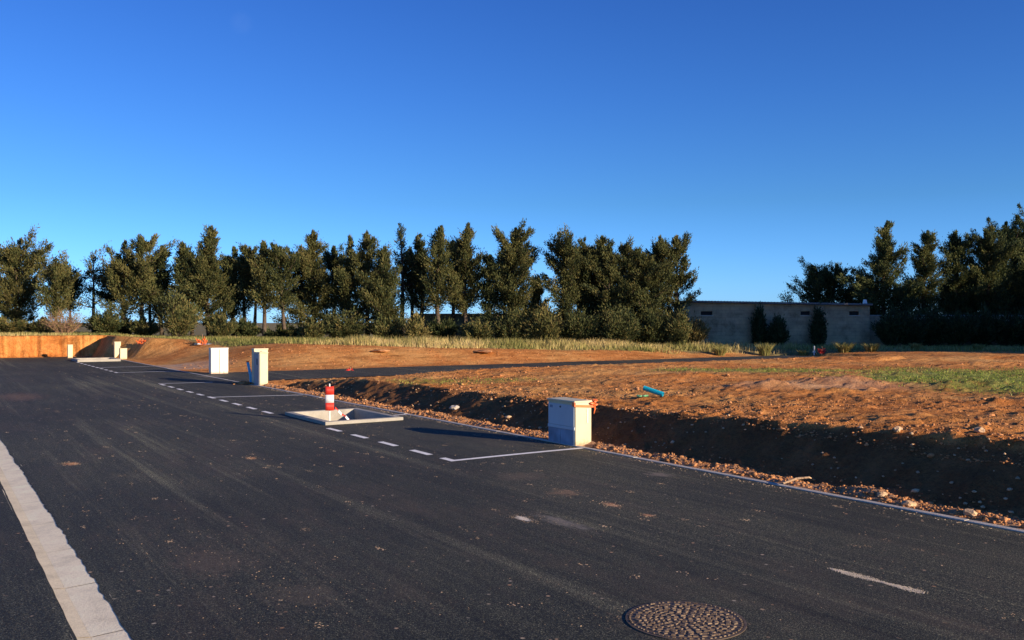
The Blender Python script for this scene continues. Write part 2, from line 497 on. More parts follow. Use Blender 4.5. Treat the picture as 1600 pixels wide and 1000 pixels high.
M['sand'] = plain("sand", (.72, .60, .42), .95, .25, 12, .1, .006, 70)
M['twig'] = plain("dry_twig", (.28, .17, .11), .9, .3, 6, .1)
CY = [(0, (.024, .036, .016)), (.35, (.062, .076, .028)), (.7, (.112, .112, .038)), (1, (.145, .125, .045))]
M['leaf'] = leaf_material("cypress_foliage", CY)
M['leaf_dark'] = leaf_material("pine_foliage", [(0, (.03, .05, .022)), (.5, (.085, .105, .036)), (1, (.16, .15, .05))])
M['shrub'] = leaf_material("shrub_foliage", [(0, (.03, .045, .018)), (.5, (.095, .105, .036)), (1, (.22, .17, .06))])
M['ivy'] = leaf_material("ivy_foliage", [(0, (.025, .04, .018)), (1, (.10, .12, .045))])
M['straw'] = leaf_material("dry_grass", [(0, (.16, .18, .05)), (.35, (.36, .32, .11)), (.7, (.58, .45, .19)), (1, (.70, .53, .26))], .25)
M['grass'] = leaf_material("green_grass", [(0, (.09, .15, .02)), (.5, (.30, .36, .06)), (.8, (.46, .46, .12)), (1, (.55, .44, .18))], .25)

# ------------------------------------------------------------------ mesh helpers
def tag(o, label=None, cat=None, group=None, kind=None):
    if label: o['label'] = label
    if cat: o['category'] = cat
    if group: o['group'] = group
    if kind: o['kind'] = kind
    return o

def empty(name, loc, rz=0.0, label=None, cat=None, group=None):
    o = bpy.data.objects.new(name, None)
    COL.objects.link(o)
    o.empty_display_size = .2
    o.location = loc; o.rotation_euler = (0, 0, rz)
    return tag(o, label, cat, group)

def np_mesh(name, V, F_, mat, parent=None, tint=None, smooth=False, attr="tint"):
    """V (n,3) array, F_ (m,k) array all of k corners, tint (n,) or (n,3)"""
    V = np.asarray(V, np.float32); F_ = np.asarray(F_, np.int32)
    me = bpy.data.meshes.new(name)
    me.vertices.add(len(V)); me.vertices.foreach_set("co", V.ravel())
    k = F_.shape[1]
    me.loops.add(F_.size); me.loops.foreach_set("vertex_index", F_.ravel())
    me.polygons.add(len(F_)); me.polygons.foreach_set("loop_start", np.arange(0, F_.size, k, dtype=np.int32))
    me.update(calc_edges=True)
    me.validate()
    if smooth: me.polygons.foreach_set("use_smooth", np.ones(len(me.polygons), bool))
    if tint is not None:
        tint = np.asarray(tint, np.float32)
        if tint.ndim == 1: tint = np.stack([tint] * 3, 1)
        ca = me.color_attributes.new(attr, 'FLOAT_COLOR', 'POINT')
        ca.data.foreach_set("color", np.concatenate([tint, np.ones((len(tint), 1), np.float32)], 1).ravel())
    me.materials.append(mat)
    o = bpy.data.objects.new(name, me)
    COL.objects.link(o)
    if parent: o.parent = parent
    return o

class MB:
    def __init__(self): self.v = []; self.f = []
    def box(self, x0, x1, y0, y1, z0, z1, top=1.0, mat=None):
        n = len(self.v)
        cx, cy = (x0 + x1) / 2, (y0 + y1) / 2
        vs = [(x0, y0, z0), (x1, y0, z0), (x1, y1, z0), (x0, y1, z0)]
        vs += [(cx + (x - cx) * top, cy + (y - cy) * top, z1) for x, y, _ in vs]
        if mat is not None: vs = [tuple(mat @ Vector(q)) for q in vs]
        self.v += vs
        self.f += [(n, n + 3, n + 2, n + 1), (n + 4, n + 5, n + 6, n + 7), (n, n + 1, n + 5, n + 4),
                   (n + 1, n + 2, n + 6, n + 5), (n + 2, n + 3, n + 7, n + 6), (n + 3, n, n + 4, n + 7)]
        return self
    def tube(self, pts, rad, seg=10, hollow=False):
        pts = [Vector(p) for p in pts]
        if not hasattr(rad, '__len__'): rad = [rad] * len(pts)
        rings = []
        for i, p in enumerate(pts):
            d = (pts[min(i + 1, len(pts) - 1)] - pts[max(i - 1, 0)]).normalized()
            a = d.cross(Vector((0, 0, 1)) if abs(d.z) < .9 else Vector((1, 0, 0))).normalized()
            b = d.cross(a)
            n = len(self.v)
            for k in range(seg):
                an = 2 * math.pi * k / seg
                self.v.append(tuple(p + (a * math.cos(an) + b * math.sin(an)) * rad[i]))
            rings.append(n)
        for r0, r1 in zip(rings, rings[1:]):
            for k in range(seg):
                k2 = (k + 1) % seg
                self.f.append((r0 + k, r0 + k2, r1 + k2, r1 + k))
        if not hollow:
            self.f.append(tuple(rings[0] + k for k in range(seg - 1, -1, -1)))
            self.f.append(tuple(rings[-1] + k for k in range(seg)))
        return self
    def blob(self, c, r, seed, squash=.7, sub=1):
        rnd = random.Random(seed)
        import bmesh
        bm = bmesh.new(); bmesh.ops.create_icosphere(bm, subdivisions=sub, radius=1)
        n = len(self.v)
        sx, sy = rnd.uniform(.8, 1.25), rnd.uniform(.8, 1.25)
        ang = rnd.uniform(0, 6.3)
        for v in bm.verts:
            k = r * rnd.uniform(.72, 1.18)
            x, y, z = v.co.x * sx * k, v.co.y * sy * k, v.co.z * squash * k
            self.v.append((c[0] + x * math.cos(ang) - y * math.sin(ang), c[1] + x * math.sin(ang) + y * math.cos(ang), c[2] + z))
        for f in bm.faces: self.f.append(tuple(n + v.index for v in f.verts))
        bm.free()
        return self
    def build(self, name, mat, parent=None, bevel=0.0, smooth=False, seg=2):
        me = bpy.data.meshes.new(name)
        me.from_pydata(self.v, [], self.f); me.update()
        me.materials.append(mat)
        if smooth: me.polygons.foreach_set("use_smooth", np.ones(len(me.polygons), bool))
        o = bpy.data.objects.new(name, me)
        COL.objects.link(o)
        if parent: o.parent = parent
        if bevel:
            b = o.modifiers.new("bevel", 'BEVEL'); b.width = bevel; b.segments = seg; b.limit_method = 'ANGLE'
        return o

def grid_mesh(name, ts, us, zfun, mat, drop=None, warp=None):
    T, U = np.meshgrid(ts, us)
    if warp: T, U = warp(T, U)
    Zz = zfun(T, U)
    V = np.stack([T.ravel(), U.ravel(), Zz.ravel()], 1)
    nt_, nu = len(ts), len(us)
    i = np.arange(nu - 1)[:, None] * nt_ + np.arange(nt_ - 1)[None, :]
    if drop is not None:
        cm = drop((np.asarray(ts)[:-1] + np.asarray(ts)[1:]) / 2, (np.asarray(us)[:-1] + np.asarray(us)[1:]) / 2)
        i = i[~cm]
    i = i.ravel()
    Fq = np.stack([i, i + 1, i + nt_ + 1, i + nt_], 1)
    o = np_mesh(name, V, Fq, mat, smooth=True)
    o.rotation_euler = (0, 0, PHI)
    return o

def span(a, b, step):
    n = max(1, int(round((b - a) / step)))
    return list(np.linspace(a, b, n + 1)[:-1])

# ------------------------------------------------------------------ the ground
def growth(start, first, end, k=1.25):
    out = []; x = start; s = first
    while abs(x) < end:
        x += s; s *= k; out.append(x)
    return out

ts = growth(-6, -.8, 2500)[::-1] + span(-6, -4.01, .5) + [-4.01, -3.99] + span(-3.5, 2.5, .5) + span(2.5, 6.9, .06) + [6.985, 7.001] \
    + span(7.02, 9.2, .03) + span(9.2, 13, .06) + span(13, 24, .11) + span(24, 36, .22) + span(36, 62, .6) + [62] + growth(62, .9, 2500)
us = growth(-8, -.9, 2500)[::-1] + span(-8, 1, .4) + span(1, 12, .04) + span(12, 23, .055) + span(23, 33, .08) + span(33, 45.5, .14) \
    + [45.57, 45.585] + span(45.6, 46.3, .05) + span(46.3, 58, .3) + [58] + growth(58, .5, 2500)
ts = np.array(sorted(set(np.round(ts, 4)))); us = np.array(sorted(set(np.round(us, 4))))
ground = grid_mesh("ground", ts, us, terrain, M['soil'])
tag(ground, "orange brown excavated earth of the building plots", None, None, 'structure')
T, U = np.meshgrid(ts, us); T = T.ravel(); U = U.ravel()
X = T * CP - U * SP; Y = T * SP + U * CP

def green_mask(X, Y, T, U):
    nn = fbm(X * .5, Y * .5, 91, 3)
    g = sm(1.5 - ((X - 11.4) / 4.6) ** 2 - ((Y - 18.4) / 4.4) ** 2 + .7 * nn)          # patch at the right
    g = np.maximum(g, .8 * sm(1.1 - ((X - 6.5) / 3.6) ** 2 - ((Y - 21.5) / 1.1) ** 2 + .6 * nn))
    g = np.maximum(g, .45 * sm(1.0 - ((X + 1.2) / 2.0) ** 2 - ((Y - 18.9) / 1.2) ** 2 + .8 * nn))
    return g * (U < 26) * (T > 8.2)

def grass_start(T):
    return np.interp(T, [-20, 7.0, 7.9, 8.8, 11.0, 16, 23.5, 33, 40, 60], [46.3, 46.2, 44.6, 41.5, 35.6, 32.0, 31.0, 29.6, 20.0, 6.0])

mask = np.zeros((len(T), 3), np.float32)
mask[:, 0] = green_mask(X, Y, T, U)
gst = grass_start(T)
wobble = .9 * fbm(T * .5, U * .5, 95, 3)
olv = sm((U - gst + wobble) / .5)
mask[:, 2] = np.where((T > 7) | (U > 45.9), olv, 0)
mask[:, 2] = np.maximum(mask[:, 2], sm((Y - 46) / 3))
mask[:, 1] = 1.1 * sm(1.2 - ((X + 12.3) / 2.6) ** 2 - ((Y - 31.5) / 2.0) ** 2) + .5 * sm(1 - ((X - 5.5) / 2.6) ** 2 - ((Y - 16.4) / .9) ** 2) \
    + .8 * np.exp(-((T - 7.2) / .18) ** 2) * (U < 24)
mask = np.clip(mask, 0, 1)
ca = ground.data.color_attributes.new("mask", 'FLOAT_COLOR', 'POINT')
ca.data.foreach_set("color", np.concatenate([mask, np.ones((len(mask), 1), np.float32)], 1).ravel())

# shade on the cut bank is deepened by painting its soil darker
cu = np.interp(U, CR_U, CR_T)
cut_shade = sm((T - 7.38) / .12) * sm((cu + .06 * fbm(T * 3, U * 1.2, 151, 3) - T) / .10 + .2) * (U < 22) * .85
ca = ground.data.color_attributes.new("shade_and_scores", 'FLOAT_COLOR', 'POINT')
ca.data.foreach_set("color", np.stack([cut_shade, ((U > UEND - .3) & (U < UEND + .7)) * 1.0, cut_shade * 0, cut_shade * 0 + 1], 1).astype(np.float32).ravel())

# ------------------------------------------------------------------ the roads
PIT = (5.30, 6.44, 13.27, 14.93)      # clear opening of the near tree pit
r_ts = np.array(sorted(set(np.round(span(.895, 5.4, .16) + [PIT[0]] + span(PIT[0], PIT[1], .13) + [PIT[1]] + span(PIT[1], 6.965, .13) + [6.965], 4))))
r_us = np.array(sorted(set(np.round(span(-8, 3, .3) + span(3, PIT[2], .04) + [PIT[2]] + span(PIT[2], PIT[3], .12) + [PIT[3]] + span(PIT[3], 45.6, .18) + [45.75], 4))))
def pit_hole(tm, um):
    A, B = np.meshgrid(tm, um)
    return (A > PIT[0]) & (A < PIT[1]) & (B > PIT[2]) & (B < PIT[3])
def rz(T, U): return road_z(T, U) + .004
def edge_warp(T, U):
    first = T <= .9
    T = np.where(first, T - .012 + .020 * fbm(U * 5.5, U * 0, 12, 4, .7) + .008 * fbm(U * .7, U * 0 + 3, 14, 2), T)
    return T, U
o = grid_mesh("road", r_ts, r_us, rz, M['asphalt'], pit_hole, edge_warp)
tag(o, "fresh dark asphalt of the main estate road", kind='structure')
l_ts = np.array(span(-4.2, .655, .3) + [.655]); l_us = np.array(span(-8, 45.7, .15) + [45.75])
def left_warp(T, U):
    return np.where(T >= .65, T - .008 + .006 * fbm(U * 5, U * 0 + 9, 15, 3), T), U
o = grid_mesh("pavement", l_ts, l_us, lambda T, U: 0 * T + .004, M['asphalt'], None, left_warp)
tag(o, "asphalt strip left of the concrete gutter", kind='structure')
s_v = np.linspace(0, 1, 24)
sT = np.array([7.035] + list(np.arange(7.15, 9, .15)) + list(np.arange(9, 35.1, .6)))
def side_warp(T, V):
    return T, near_edge(T) + (far_edge(T) - near_edge(T)) * V
o = grid_mesh("side_road", sT, s_v, lambda T, U: .004 + .008 * fbm(T * .4, U * .4, 77, 2), M['asphalt'], None, side_warp)
tag(o, "asphalt side road branching off to the right", kind='structure')

# gutter: shallow V of cast concrete lengths
def gutter_side(name, t0, z0, t1, z1, mat):
    gu = []; k = -8.0
    while k < 45.5:
        gu += [k + .005, k + .35, k + .68, k + .995]; k += 1.0
    gu = np.array(gu)
    gt = np.array([t0, (t0 + t1) / 2, t1])
    def zf(T, U):
        f = (T - t0) / (t1 - t0)
        return z0 + (z1 - z0) * f + .0015 * fbm(T * 9, U * 3, 17, 2)
    def dr(tm, um):
        A, B = np.meshgrid(tm, um)
        return ((B + 8) % 1.0 > .9951) | ((B + 8) % 1.0 < .0049)
    return grid_mesh(name, gt, gu, zf, mat, dr)
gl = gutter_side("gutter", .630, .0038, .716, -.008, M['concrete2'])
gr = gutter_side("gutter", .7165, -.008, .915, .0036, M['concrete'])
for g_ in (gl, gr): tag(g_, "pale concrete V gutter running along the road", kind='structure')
mb = MB()
k = -8.0
while k < 45.5:
    mb.box(.632, .72, k - .02, k + .02, -.09, -.0100); k += 1.0
mb.box(.63, .92, -8, 45.6, -.2, -.014)
o = mb.build("gutter_bed", M['concrete2']); o.rotation_euler = (0, 0, PHI); tag(o, None, kind='structure')

# flush kerb along the right edge, in one-metre lengths
mb = MB(); k = -8.0; rk = random.Random(3)
while k < 45.0:
    dz = rk.uniform(-.003, .003)
    flush = .012 if not (22.9 < k < 28.5) else .008
    mb.box(6.962, 7.036, k + .004, k + .996, -.4, flush + dz)
    k += 1.0
o = mb.build("kerb", M['kerb'], bevel=.006); o.rotation_euler = (0, 0, PHI)
tag(o, "thin pale flush kerb along the right road edge", kind='structure')

# painted lines
mbp_v = []; mbp_f = []
def paint(t0, u0, t1, u1, w):
    a = Vector((t0, u0)); b = Vector((t1, u1)); L = (b - a).length
    d = (b - a) / L; nrm = Vector((-d.y, d.x)) * w / 2
    n = max(1, int(L / .12)); base = len(mbp_v)
    for i in range(n + 1):
        p = a + d * L * i / n
        j = .004 * math.sin(i * 12.9898 + t0 * 7)
        for q in (p + nrm * (1 + j * 10), p - nrm * (1 - j * 10)):
            mbp_v.append((q.x, q.y, float(road_z(q.x, q.y)) + .0085))
    for i in range(n):
        k_ = base + 2 * i
        mbp_f.append((k_, k_ + 1, k_ + 3, k_ + 2))
LT = 5.08
paint(LT, 8.93, LT, 9.22, .085)
u = 9.52
while u < 12.9: paint(LT, u, LT, u + .48, .085); u += .92
u = 15.35
while u < 24.2: paint(LT, u, LT, u + .48, .085); u += .92
u = 30.2
while u < 39.0: paint(LT, u, LT, u + .48, .085); u += .92
paint(LT - .04, 8.97, 6.95, 8.97, .085)
paint(LT, 19.35, 6.93, 18.85, .085)
paint(LT, 24.4, 6.4, 24.15, .085)
paint(LT, 30.2, 6.95, 30.2, .09)
paint(LT, 34.0, 6.95, 34.0, .09)
paint(6.52, 13.9, 6.95, 13.9, .08)
me = bpy.data.meshes.new("road_markings"); me.from_pydata(mbp_v, [], mbp_f); me.materials.append(M['paint'])
o = bpy.data.objects.new("road_markings", me); COL.objects.link(o); o.rotation_euler = (0, 0, PHI)
tag(o, "white painted parking bay lines and dashes", kind='structure')

# ------------------------------------------------------------------ things beside the road
def cabinet(name, t, u, wt, wu, h, label, group=None, style='side', z=0.0, rot=0.0, doors=1, skin='cab'):
    """a meter cabinet: t,u is the near road-side corner, wt across, wu along the road"""
    root = empty(name, W(t, u, z), PHI + rot, label, "cabinet", group)
    b = MB()
    if style == 'road':                    # door on the road side
        b.box(.012, wt, 0, wu, -.10, h * .965)
        b.build("body", M['cab'], root, .006)
        b = MB(); b.box(-.012, wt + .012, -.012, wu + .012, h * .965, h, .97); b.build("lid", M['cab'], root, .006)
        b = MB(); b.box(0, .0118, .02, wu - .02, h * .43, h * .90); dr = b.build("door", M['cab_door'], root, .003)
        b = MB(); b.tube([(-.004, wu * .52, h * .84), (.004, wu * .52, h * .84)], .014, 12); b.build("lock", M['groove'], dr)
        b = MB(); b.box(-.003, .002, wu * .80, wu * .90, h * .80, h * .86); b.build("sticker", M['cab_plinth'], dr)
        b = MB(); b.box(-.004, .0118, .01, wu - .01, h * .355, h * .425); b.build("ledge", M['cab_door'], root, .003)
        b = MB(); b.box(.002, .0118, .02, wu * .52, -.04, h * .35)
        b.box(.002, .0118, wu * .53, wu - .02, -.04, h * .35); b.build("plinth_panel", M['cab_plinth'], root, .002)
        b = MB(); b.box(wt * .72, wt * .80, -.006, .004, h * .50, h * .82); b.build("hinge_strip", M['cab_door'], root, .002)
    else:                                  # doors on the side facing back down the road
        b.box(0, wt, .012, wu, -.10, h * .97)
        b.build("body", M[skin], root, .006)
        b = MB(); b.box(-.010, wt + .010, -.010, wu + .010, h * .97, h, .97); b.build("lid", M[skin], root, .005)
        for k_ in range(doors):
            a = .008 + (wt - .012) * k_ / doors; c = (wt - .004) * (k_ + 1) / doors - .004
            b = MB(); b.box(a, c, 0, .0118, .02, h * .94); d = b.build("door", M[skin], root, .003)
            b = MB(); b.box(c - .035, c - .022, -.004, .004, h * .5, h * .58); b.build("latch", M['cab_door'], d)
    if doors == 2:
        xm = wt / 2 - .004
        b = MB(); b.box(xm - .008, xm + .006, -.0015, .011, .02, h * .94); b.build("seam", M['groove'], root)
    return root

cab = cabinet("utility_cabinet", 6.975, 9.15, .27, .60, .585,
              "cream cabinet with blue lower panels and orange tape at the kerb, nearest the viewer",
              "utility cabinets along the road", 'road')
# orange tape round the top and its knot: tied on, so a thing of its own
root = empty("barrier_tape", W(6.975, 9.15, .50), PHI, "strip of orange tape tied round the top of the nearest cabinet", "tape")
mb = MB()
mb.box(-.022, .295, -.022, -.016, .012, .040, mat=Matrix.Rotation(R(4), 4, 'Y'))
mb.box(-.022, -.016, -.02, .03, .015, .07)
mb.build("band", M['orange'], root)
mb = MB(); rb = random.Random(5)
for k in range(7):
    mb.blob((.30 + rb.uniform(-.03, .045), rb.uniform(-.03, .03), .045 + rb.uniform(-.02, .05)), rb.uniform(.018, .034), 50 + k)
mb.tube([(.30, -.02, .04), (.305, -.03, -.03), (.29, -.028, -.09)], [.012, .01, .004], 6)
mb.build("knot", M['orange'], root)

c2 = cabinet("utility_cabinet", 7.03, 22.18, .215, .44, .84,
             "cream cabinet with a grey side panel in front of a taller one by blue pipes",
             "utility cabinets along the road", 'side')
mb = MB(); mb.box(-.010, -.002, .02, .43, .0, .80)
sp_ = mb.build("side_panel", M['cab_dark'], c2)
mb = MB(); mb.box(-.014, -.009, .15, .21, .52, .68); mb.build("vent", M['groove'], sp_)
cabinet("utility_cabinet", 7.04, 22.66, .36, .20, .92,
        "taller cream cabinet directly behind the one with the grey side panel",
        "utility cabinets along the road", 'side', doors=2)
cabinet("utility_cabinet", 7.38, 28.05, .53, .24, .80,
        "white double door cabinet on the far corner of the side road",
        "utility cabinets along the road", 'side', doors=2, skin='cab_w')
cabinet("utility_cabinet", 7.00, 41.0, .28, .25, .48,
        "short cream cabinet in front of a taller one at the far end of the road",
        "utility cabinets along the road", 'side')
cabinet("utility_cabinet", 6.96, 42.1, .26, .22, .74,
        "tall slim cream cabinet behind the short one at the far end of the road",
        "utility cabinets along the road", 'side')
cabinet("utility_cabinet", 5.32, 43.7, .20, .20, .60,
        "narrow cream cabinet alone before the dark shaded end of the orange bank",
        "utility cabinets along the road", 'side')

# blue pipes sticking up beside the cabinet
for k, (dt, du, h, lt, lu) in enumerate([(-.02, .50, .62, -.05, .05), (-.10, .62, .56, -.10, .0), (.03, .66, .47, -.04, .03)]):
    b0 = W(7.20 + dt, 22.45 + du, 0)
    root = empty("water_pipe", b0, 0,
                 ["bright blue pipe end rising closest against the paired cabinets", "blue pipe end leaning left beside the paired cabinets",
                  "shortest blue pipe end behind the other two at the paired cabinets"][k], "pipe", "blue pipes beside the paired cabinets")
    mb = MB(); mb.tube([(0, 0, -.15), (lt * .3, lu * .3, h * .4), (lt, lu, h)], .034, 12)
    mb.build("tube", M['blue_pipe'], root, smooth=False)
    mb = MB(); mb.tube([(lt, lu, h - .004), (lt * 1.04, lu * 1.04, h + .025)], .037, 12)
    mb.build("cap", M['red' if k == 1 else 'blue_pipe'], root)

# tree pits
def kerb_frame(name, t0, t1, u0, u1, kw, h, label, deep, cover):
    root = empty(name, W(t0, u0, 0), PHI, label, "tree pit", "kerbed tree pits in the parking strip")
    a, b_ = t1 - t0, u1 - u0
    bot = -.34 if deep else -.02
    for x0, x1, y0, y1 in ((0, a, 0, kw), (0, a, b_ - kw, b_), (0, kw, kw + .003, b_ - kw - .003), (a - kw, a, kw + .003, b_ - kw - .003)):
        mb = MB(); mb.box(x0, x1, y0, y1, bot, h)
        mb.build("kerb_stone", M['kerb_light'], root, .010)
    n = 26
    V = []; Fq = []
    lev = -.13 if deep else .03
    for i in range(n + 1):
        for j in range(n + 1):
            x = kw * .9 + (a - 1.8 * kw) * i / n; y = kw * .9 + (b_ - 1.8 * kw) * j / n
            V.append((x, y, lev + .05 * float(fbm(np.array(x * 3), np.array(y * 3), 33, 3)) + (.06 * math.exp(-((x - .2) / .25) ** 2) if deep else 0)))
    for i in range(n):
        for j in range(n):
            q = i * (n + 1) + j
            Fq.append((q, q + n + 1, q + n + 2, q + 1))
    np_mesh("fill", V, Fq, cover, root, smooth=True)
    return root
M['kerb_light'] = concrete_material("kerb_new_concrete", (.35, .33, .28))
kerb_frame("tree_pit", PIT[0] - .10, PIT[1] + .10, PIT[2] - .10, PIT[3] + .10, .115, .052,
           "square pit framed by raised concrete kerbs with a striped post in it", True, M['sand'])
kerb_frame("tree_pit", 5.12, 6.72, 39.2, 41.0, .14, .10,
           "far kerbed pit at the end of the dashed line before the small cabinets", False, M['sand'])

# striped marker in the pit
pb = W(5.45, 13.62, -.02)
root = empty("marker_post", pb, R(8), "red and white striped marker panel on a thin white post in the pit", "marker")
mb = MB(); mb.tube([(0, 0, -.08), (0, .002, .62)], .011, 10); mb.build("pole", M['white'], root)
for k, (z0, z1, m_) in enumerate([(.20, .325, 'red'), (.325, .452, 'white'), (.452, .585, 'red')]):
    mb = MB(); seg = 14
    for s_ in range(seg):
        a0 = math.pi * (s_ / seg) + math.pi; a1 = math.pi * ((s_ + 1) / seg) + math.pi
        n = len(mb.v); wr = .068
        for a_, zz in ((a0, z0), (a1, z0), (a1, z1), (a0, z1)):
            mb.v.append((wr * math.cos(a_), .030 * math.sin(a_) + .0, zz))
        mb.f.append((n, n + 1, n + 2, n + 3))
    ob = mb.build("stripe", M[m_], root, smooth=True)
    so = ob.modifiers.new("thick", 'SOLIDIFY'); so.thickness = .012
mb = MB(); mb.box(-.009, .009, -.012, .006, .60, .63); mb.build("tip", M['white'], root, .003)
root = empty("barrier_tape", pb + Vector((.09, 0, .24)), R(8), "loose red and white tape trailing from the striped marker to the kerb", "tape")
pts = [(0, 0, 0), (.05, .03, -.05), (.10, .05, -.11), (.16, .10, -.15), (.21, .12, -.21), (.25, .12, -.26)]
for k in range(5):
    a, b_ = Vector(pts[k]), Vector(pts[k + 1])
    mb = MB(); n = 0
    w_ = Vector((.006, 0, .018))
    mb.v = [tuple(a - w_), tuple(b_ - w_ * (1 if k % 2 else -.6)), tuple(b_ + w_ * (1 if k % 2 else -.6)), tuple(a + w_)]
    mb.f = [(0, 1, 2, 3)]
    ob = mb.build("tape_band", M['white' if k in (1, 3) else 'red'], root)
    so = ob.modifiers.new("thick", 'SOLIDIFY'); so.thickness = .003

# manhole
mt, mu = px_tu(1071, 971)
root = empty("manhole_cover", W(mt, mu, .004 + float(road_z(mt, mu))), PHI, "round rusty cast iron manhole cover with a studded pattern set in the asphalt", "manhole cover")
def ringmesh(r0, r1, z0, z1, seg=72):
    mb = MB()
    for k in range(seg):
        a = 2 * math.pi * k / seg
        c, s_ = math.cos(a), math.sin(a)
        mb.v += [(r0 * c, r0 * s_, z0), (r0 * c, r0 * s_, z1), (r1 * c, r1 * s_, z1), (r1 * c, r1 * s_, z0)]
    for k in range(seg):
        a = 4 * k; b_ = 4 * ((k + 1) % seg)
        for j in range(3): mb.f.append((a + j, a + j + 1, b_ + j + 1, b_ + j))
    return mb
RM = .318
ringmesh(RM * .955, RM, -.004, .004).build("frame", M['iron'], root)
cov = MB(); cov.tube([(0, 0, -.004), (0, 0, .0035)], RM * .945, 72)
covo = cov.build("cover", M['iron'], root)
st = MB(); rs = random.Random(9)
rings = [(.925, 62), (.80, 40), (.70, 34), (.60, 30), (.50, 25), (.40, 20), (.30, 15), (.20, 9), (.10, 5)]
for q, (rr, cnt) in enumerate(rings):
    for k in range(cnt):
        a = 2 * math.pi * (k + .5 * (q % 2)) / cnt + rs.uniform(-.03, .03)
        r_ = rr * RM
        L_ = 2 * math.pi * r_ / cnt * (.78 if q else .55) * rs.uniform(.75, 1.15); wd = RM * (.080 if q else .03)
        tw = rs.uniform(-.8, .8) if q else 0
        mat4 = Matrix.Translation((r_ * math.cos(a), r_ * math.sin(a), 0)) @ Matrix.Rotation(a + tw, 4, 'Z')
        st.box(-wd / 2, wd / 2, -L_ / 2, L_ / 2, .002, .0085 + rs.uniform(-.001, .001), .72, mat4)
n0 = len(cov.v)
me = bpy.data.meshes.new("cover"); me.from_pydata(cov.v + st.v, [], cov.f + [tuple(i + n0 for i in f) for f in st.f]); me.update()
me.materials.append(M['iron']); me.materials.append(M['iron_hi'])
for k, pl in enumerate(me.polygons): pl.material_index = 1 if k >= len(cov.f) else 0
covo.data = me

# long smear of sand and crumbs on the asphalt: uncountable crumbs, one object
rg = np.random.default_rng(4)
def crumbs(n, cx, cy, sx, sy, ang, size, V, Fq, flat=.45):
    for _ in range(n):
        a, b_ = rg.normal(0, 1, 2)
        if abs(a) > 2.3 or abs(b_) > 2.3: continue
        x = cx + a * sx * math.cos(ang) - b_ * sy * math.sin(ang)
        y = cy + a * sx * math.sin(ang) + b_ * sy * math.cos(ang)
        if x < .93 or x > 6.95: continue
        if PIT[0] - .1 < x < PIT[1] + .1 and PIT[2] - .1 < y < PIT[3] + .1: continue
        r_ = size * rg.uniform(.4, 1.3)
        z = float(road_z(x, y)) + .004
        k0 = len(V); m = 5; an0 = rg.uniform(0, 6)
        for k in range(m):
            an = an0 + 2 * math.pi * k / m
            V.append((x + r_ * rg.uniform(.7, 1.3) * math.cos(an), y + r_ * rg.uniform(.7, 1.3) * math.sin(an), z - .001))
        V.append((x + r_ * rg.uniform(-.3, .3), y + r_ * rg.uniform(-.3, .3), z + r_ * flat * rg.uniform(.6, 1.4)))
        for k in range(m): Fq.append((k0 + k, k0 + (k + 1) % m, k0 + m))
V = []; Fq = []
t0, u0 = px_tu(1300, 890); t1, u1 = px_tu(1440, 927)
L_ = math.hypot(t1 - t0, u1 - u0); an = math.atan2(u1 - u0, t1 - t0)
for k in range(60):
    f = k / 59
    crumbs(int(26 + 30 * math.sin(f * 7) ** 2), t0 + (t1 - t0) * f, u0 + (u1 - u0) * f + .012 * math.sin(f * 9), .02, .008 + .016 * math.sin(f * 5) ** 2, an, .005, V, Fq, .5)
o = np_mesh("sand_streak", V, Fq, M['sand']); o.rotation_euler = (0, 0, PHI)
tag(o, "thin line of spilt pale sand on the asphalt", "sand", None, 'stuff')
V = []; Fq = []
for px, py, n, sx, sy, s in [(818, 811, 160, .05, .12, .005), (880, 817, 60, .08, .3, .004), (955, 789, 60, .05, .10, .007), (880, 770, 50, .15, .2, .006),
                             (1015, 806, 30, .04, .06, .007), (112, 725, 50, .06, .1, .010), (393, 716, 40, .05, .1, .009), (1090, 742, 70, .2, .4, .006),
                             (470, 960, 60, .3, .3, .005), (330, 870, 130, .35, .7, .006), (420, 890, 90, .3, .6, .005), (740, 940, 60, .5, .3, .004),
                             (950, 967, 40, .12, .08, .004), (1450, 920, 60, .12, .3, .004), (1590, 965, 20, .05, .1, .006), (600, 900, 90, .9, .9, .004),
                             (100, 800, 60, .5, 1.2, .006), (1200, 915, 50, .5, .7, .004), (700, 700, 90, 1.0, 2.0, .009), (300, 650, 90, 1.0, 4.0, .013),
                             (150, 590, 60, .8, 4, .016), (1300, 800, 90, .8, .9, .006)]:
    t, u = px_tu(px, py); crumbs(n, t, u, sx, sy, 0, s, V, Fq)
for k in range(900):
    crumbs(1, rg.uniform(1, 6.9), rg.uniform(3, 22), .01, .01, 0, .006, V, Fq)
for k in range(170):
    ct_, cu_ = rg.uniform(1, 6.8), 3.5 + 16 * rg.random()
    crumbs(int(rg.uniform(6, 22)), ct_, cu_, .018, .03, 0, .009, V, Fq, .2)
for k in range(900):   # near the kerb
    crumbs(1, 6.93 - abs(rg.normal(0, .07)), rg.uniform(2, 24), .01, .01, 0, .010, V, Fq)
o = np_mesh("dirt_crumbs", V, Fq, M['crumb']); o.rotation_euler = (0, 0, PHI)
tag(o, "crumbs of earth scattered over the road", "dirt", None, 'stuff')

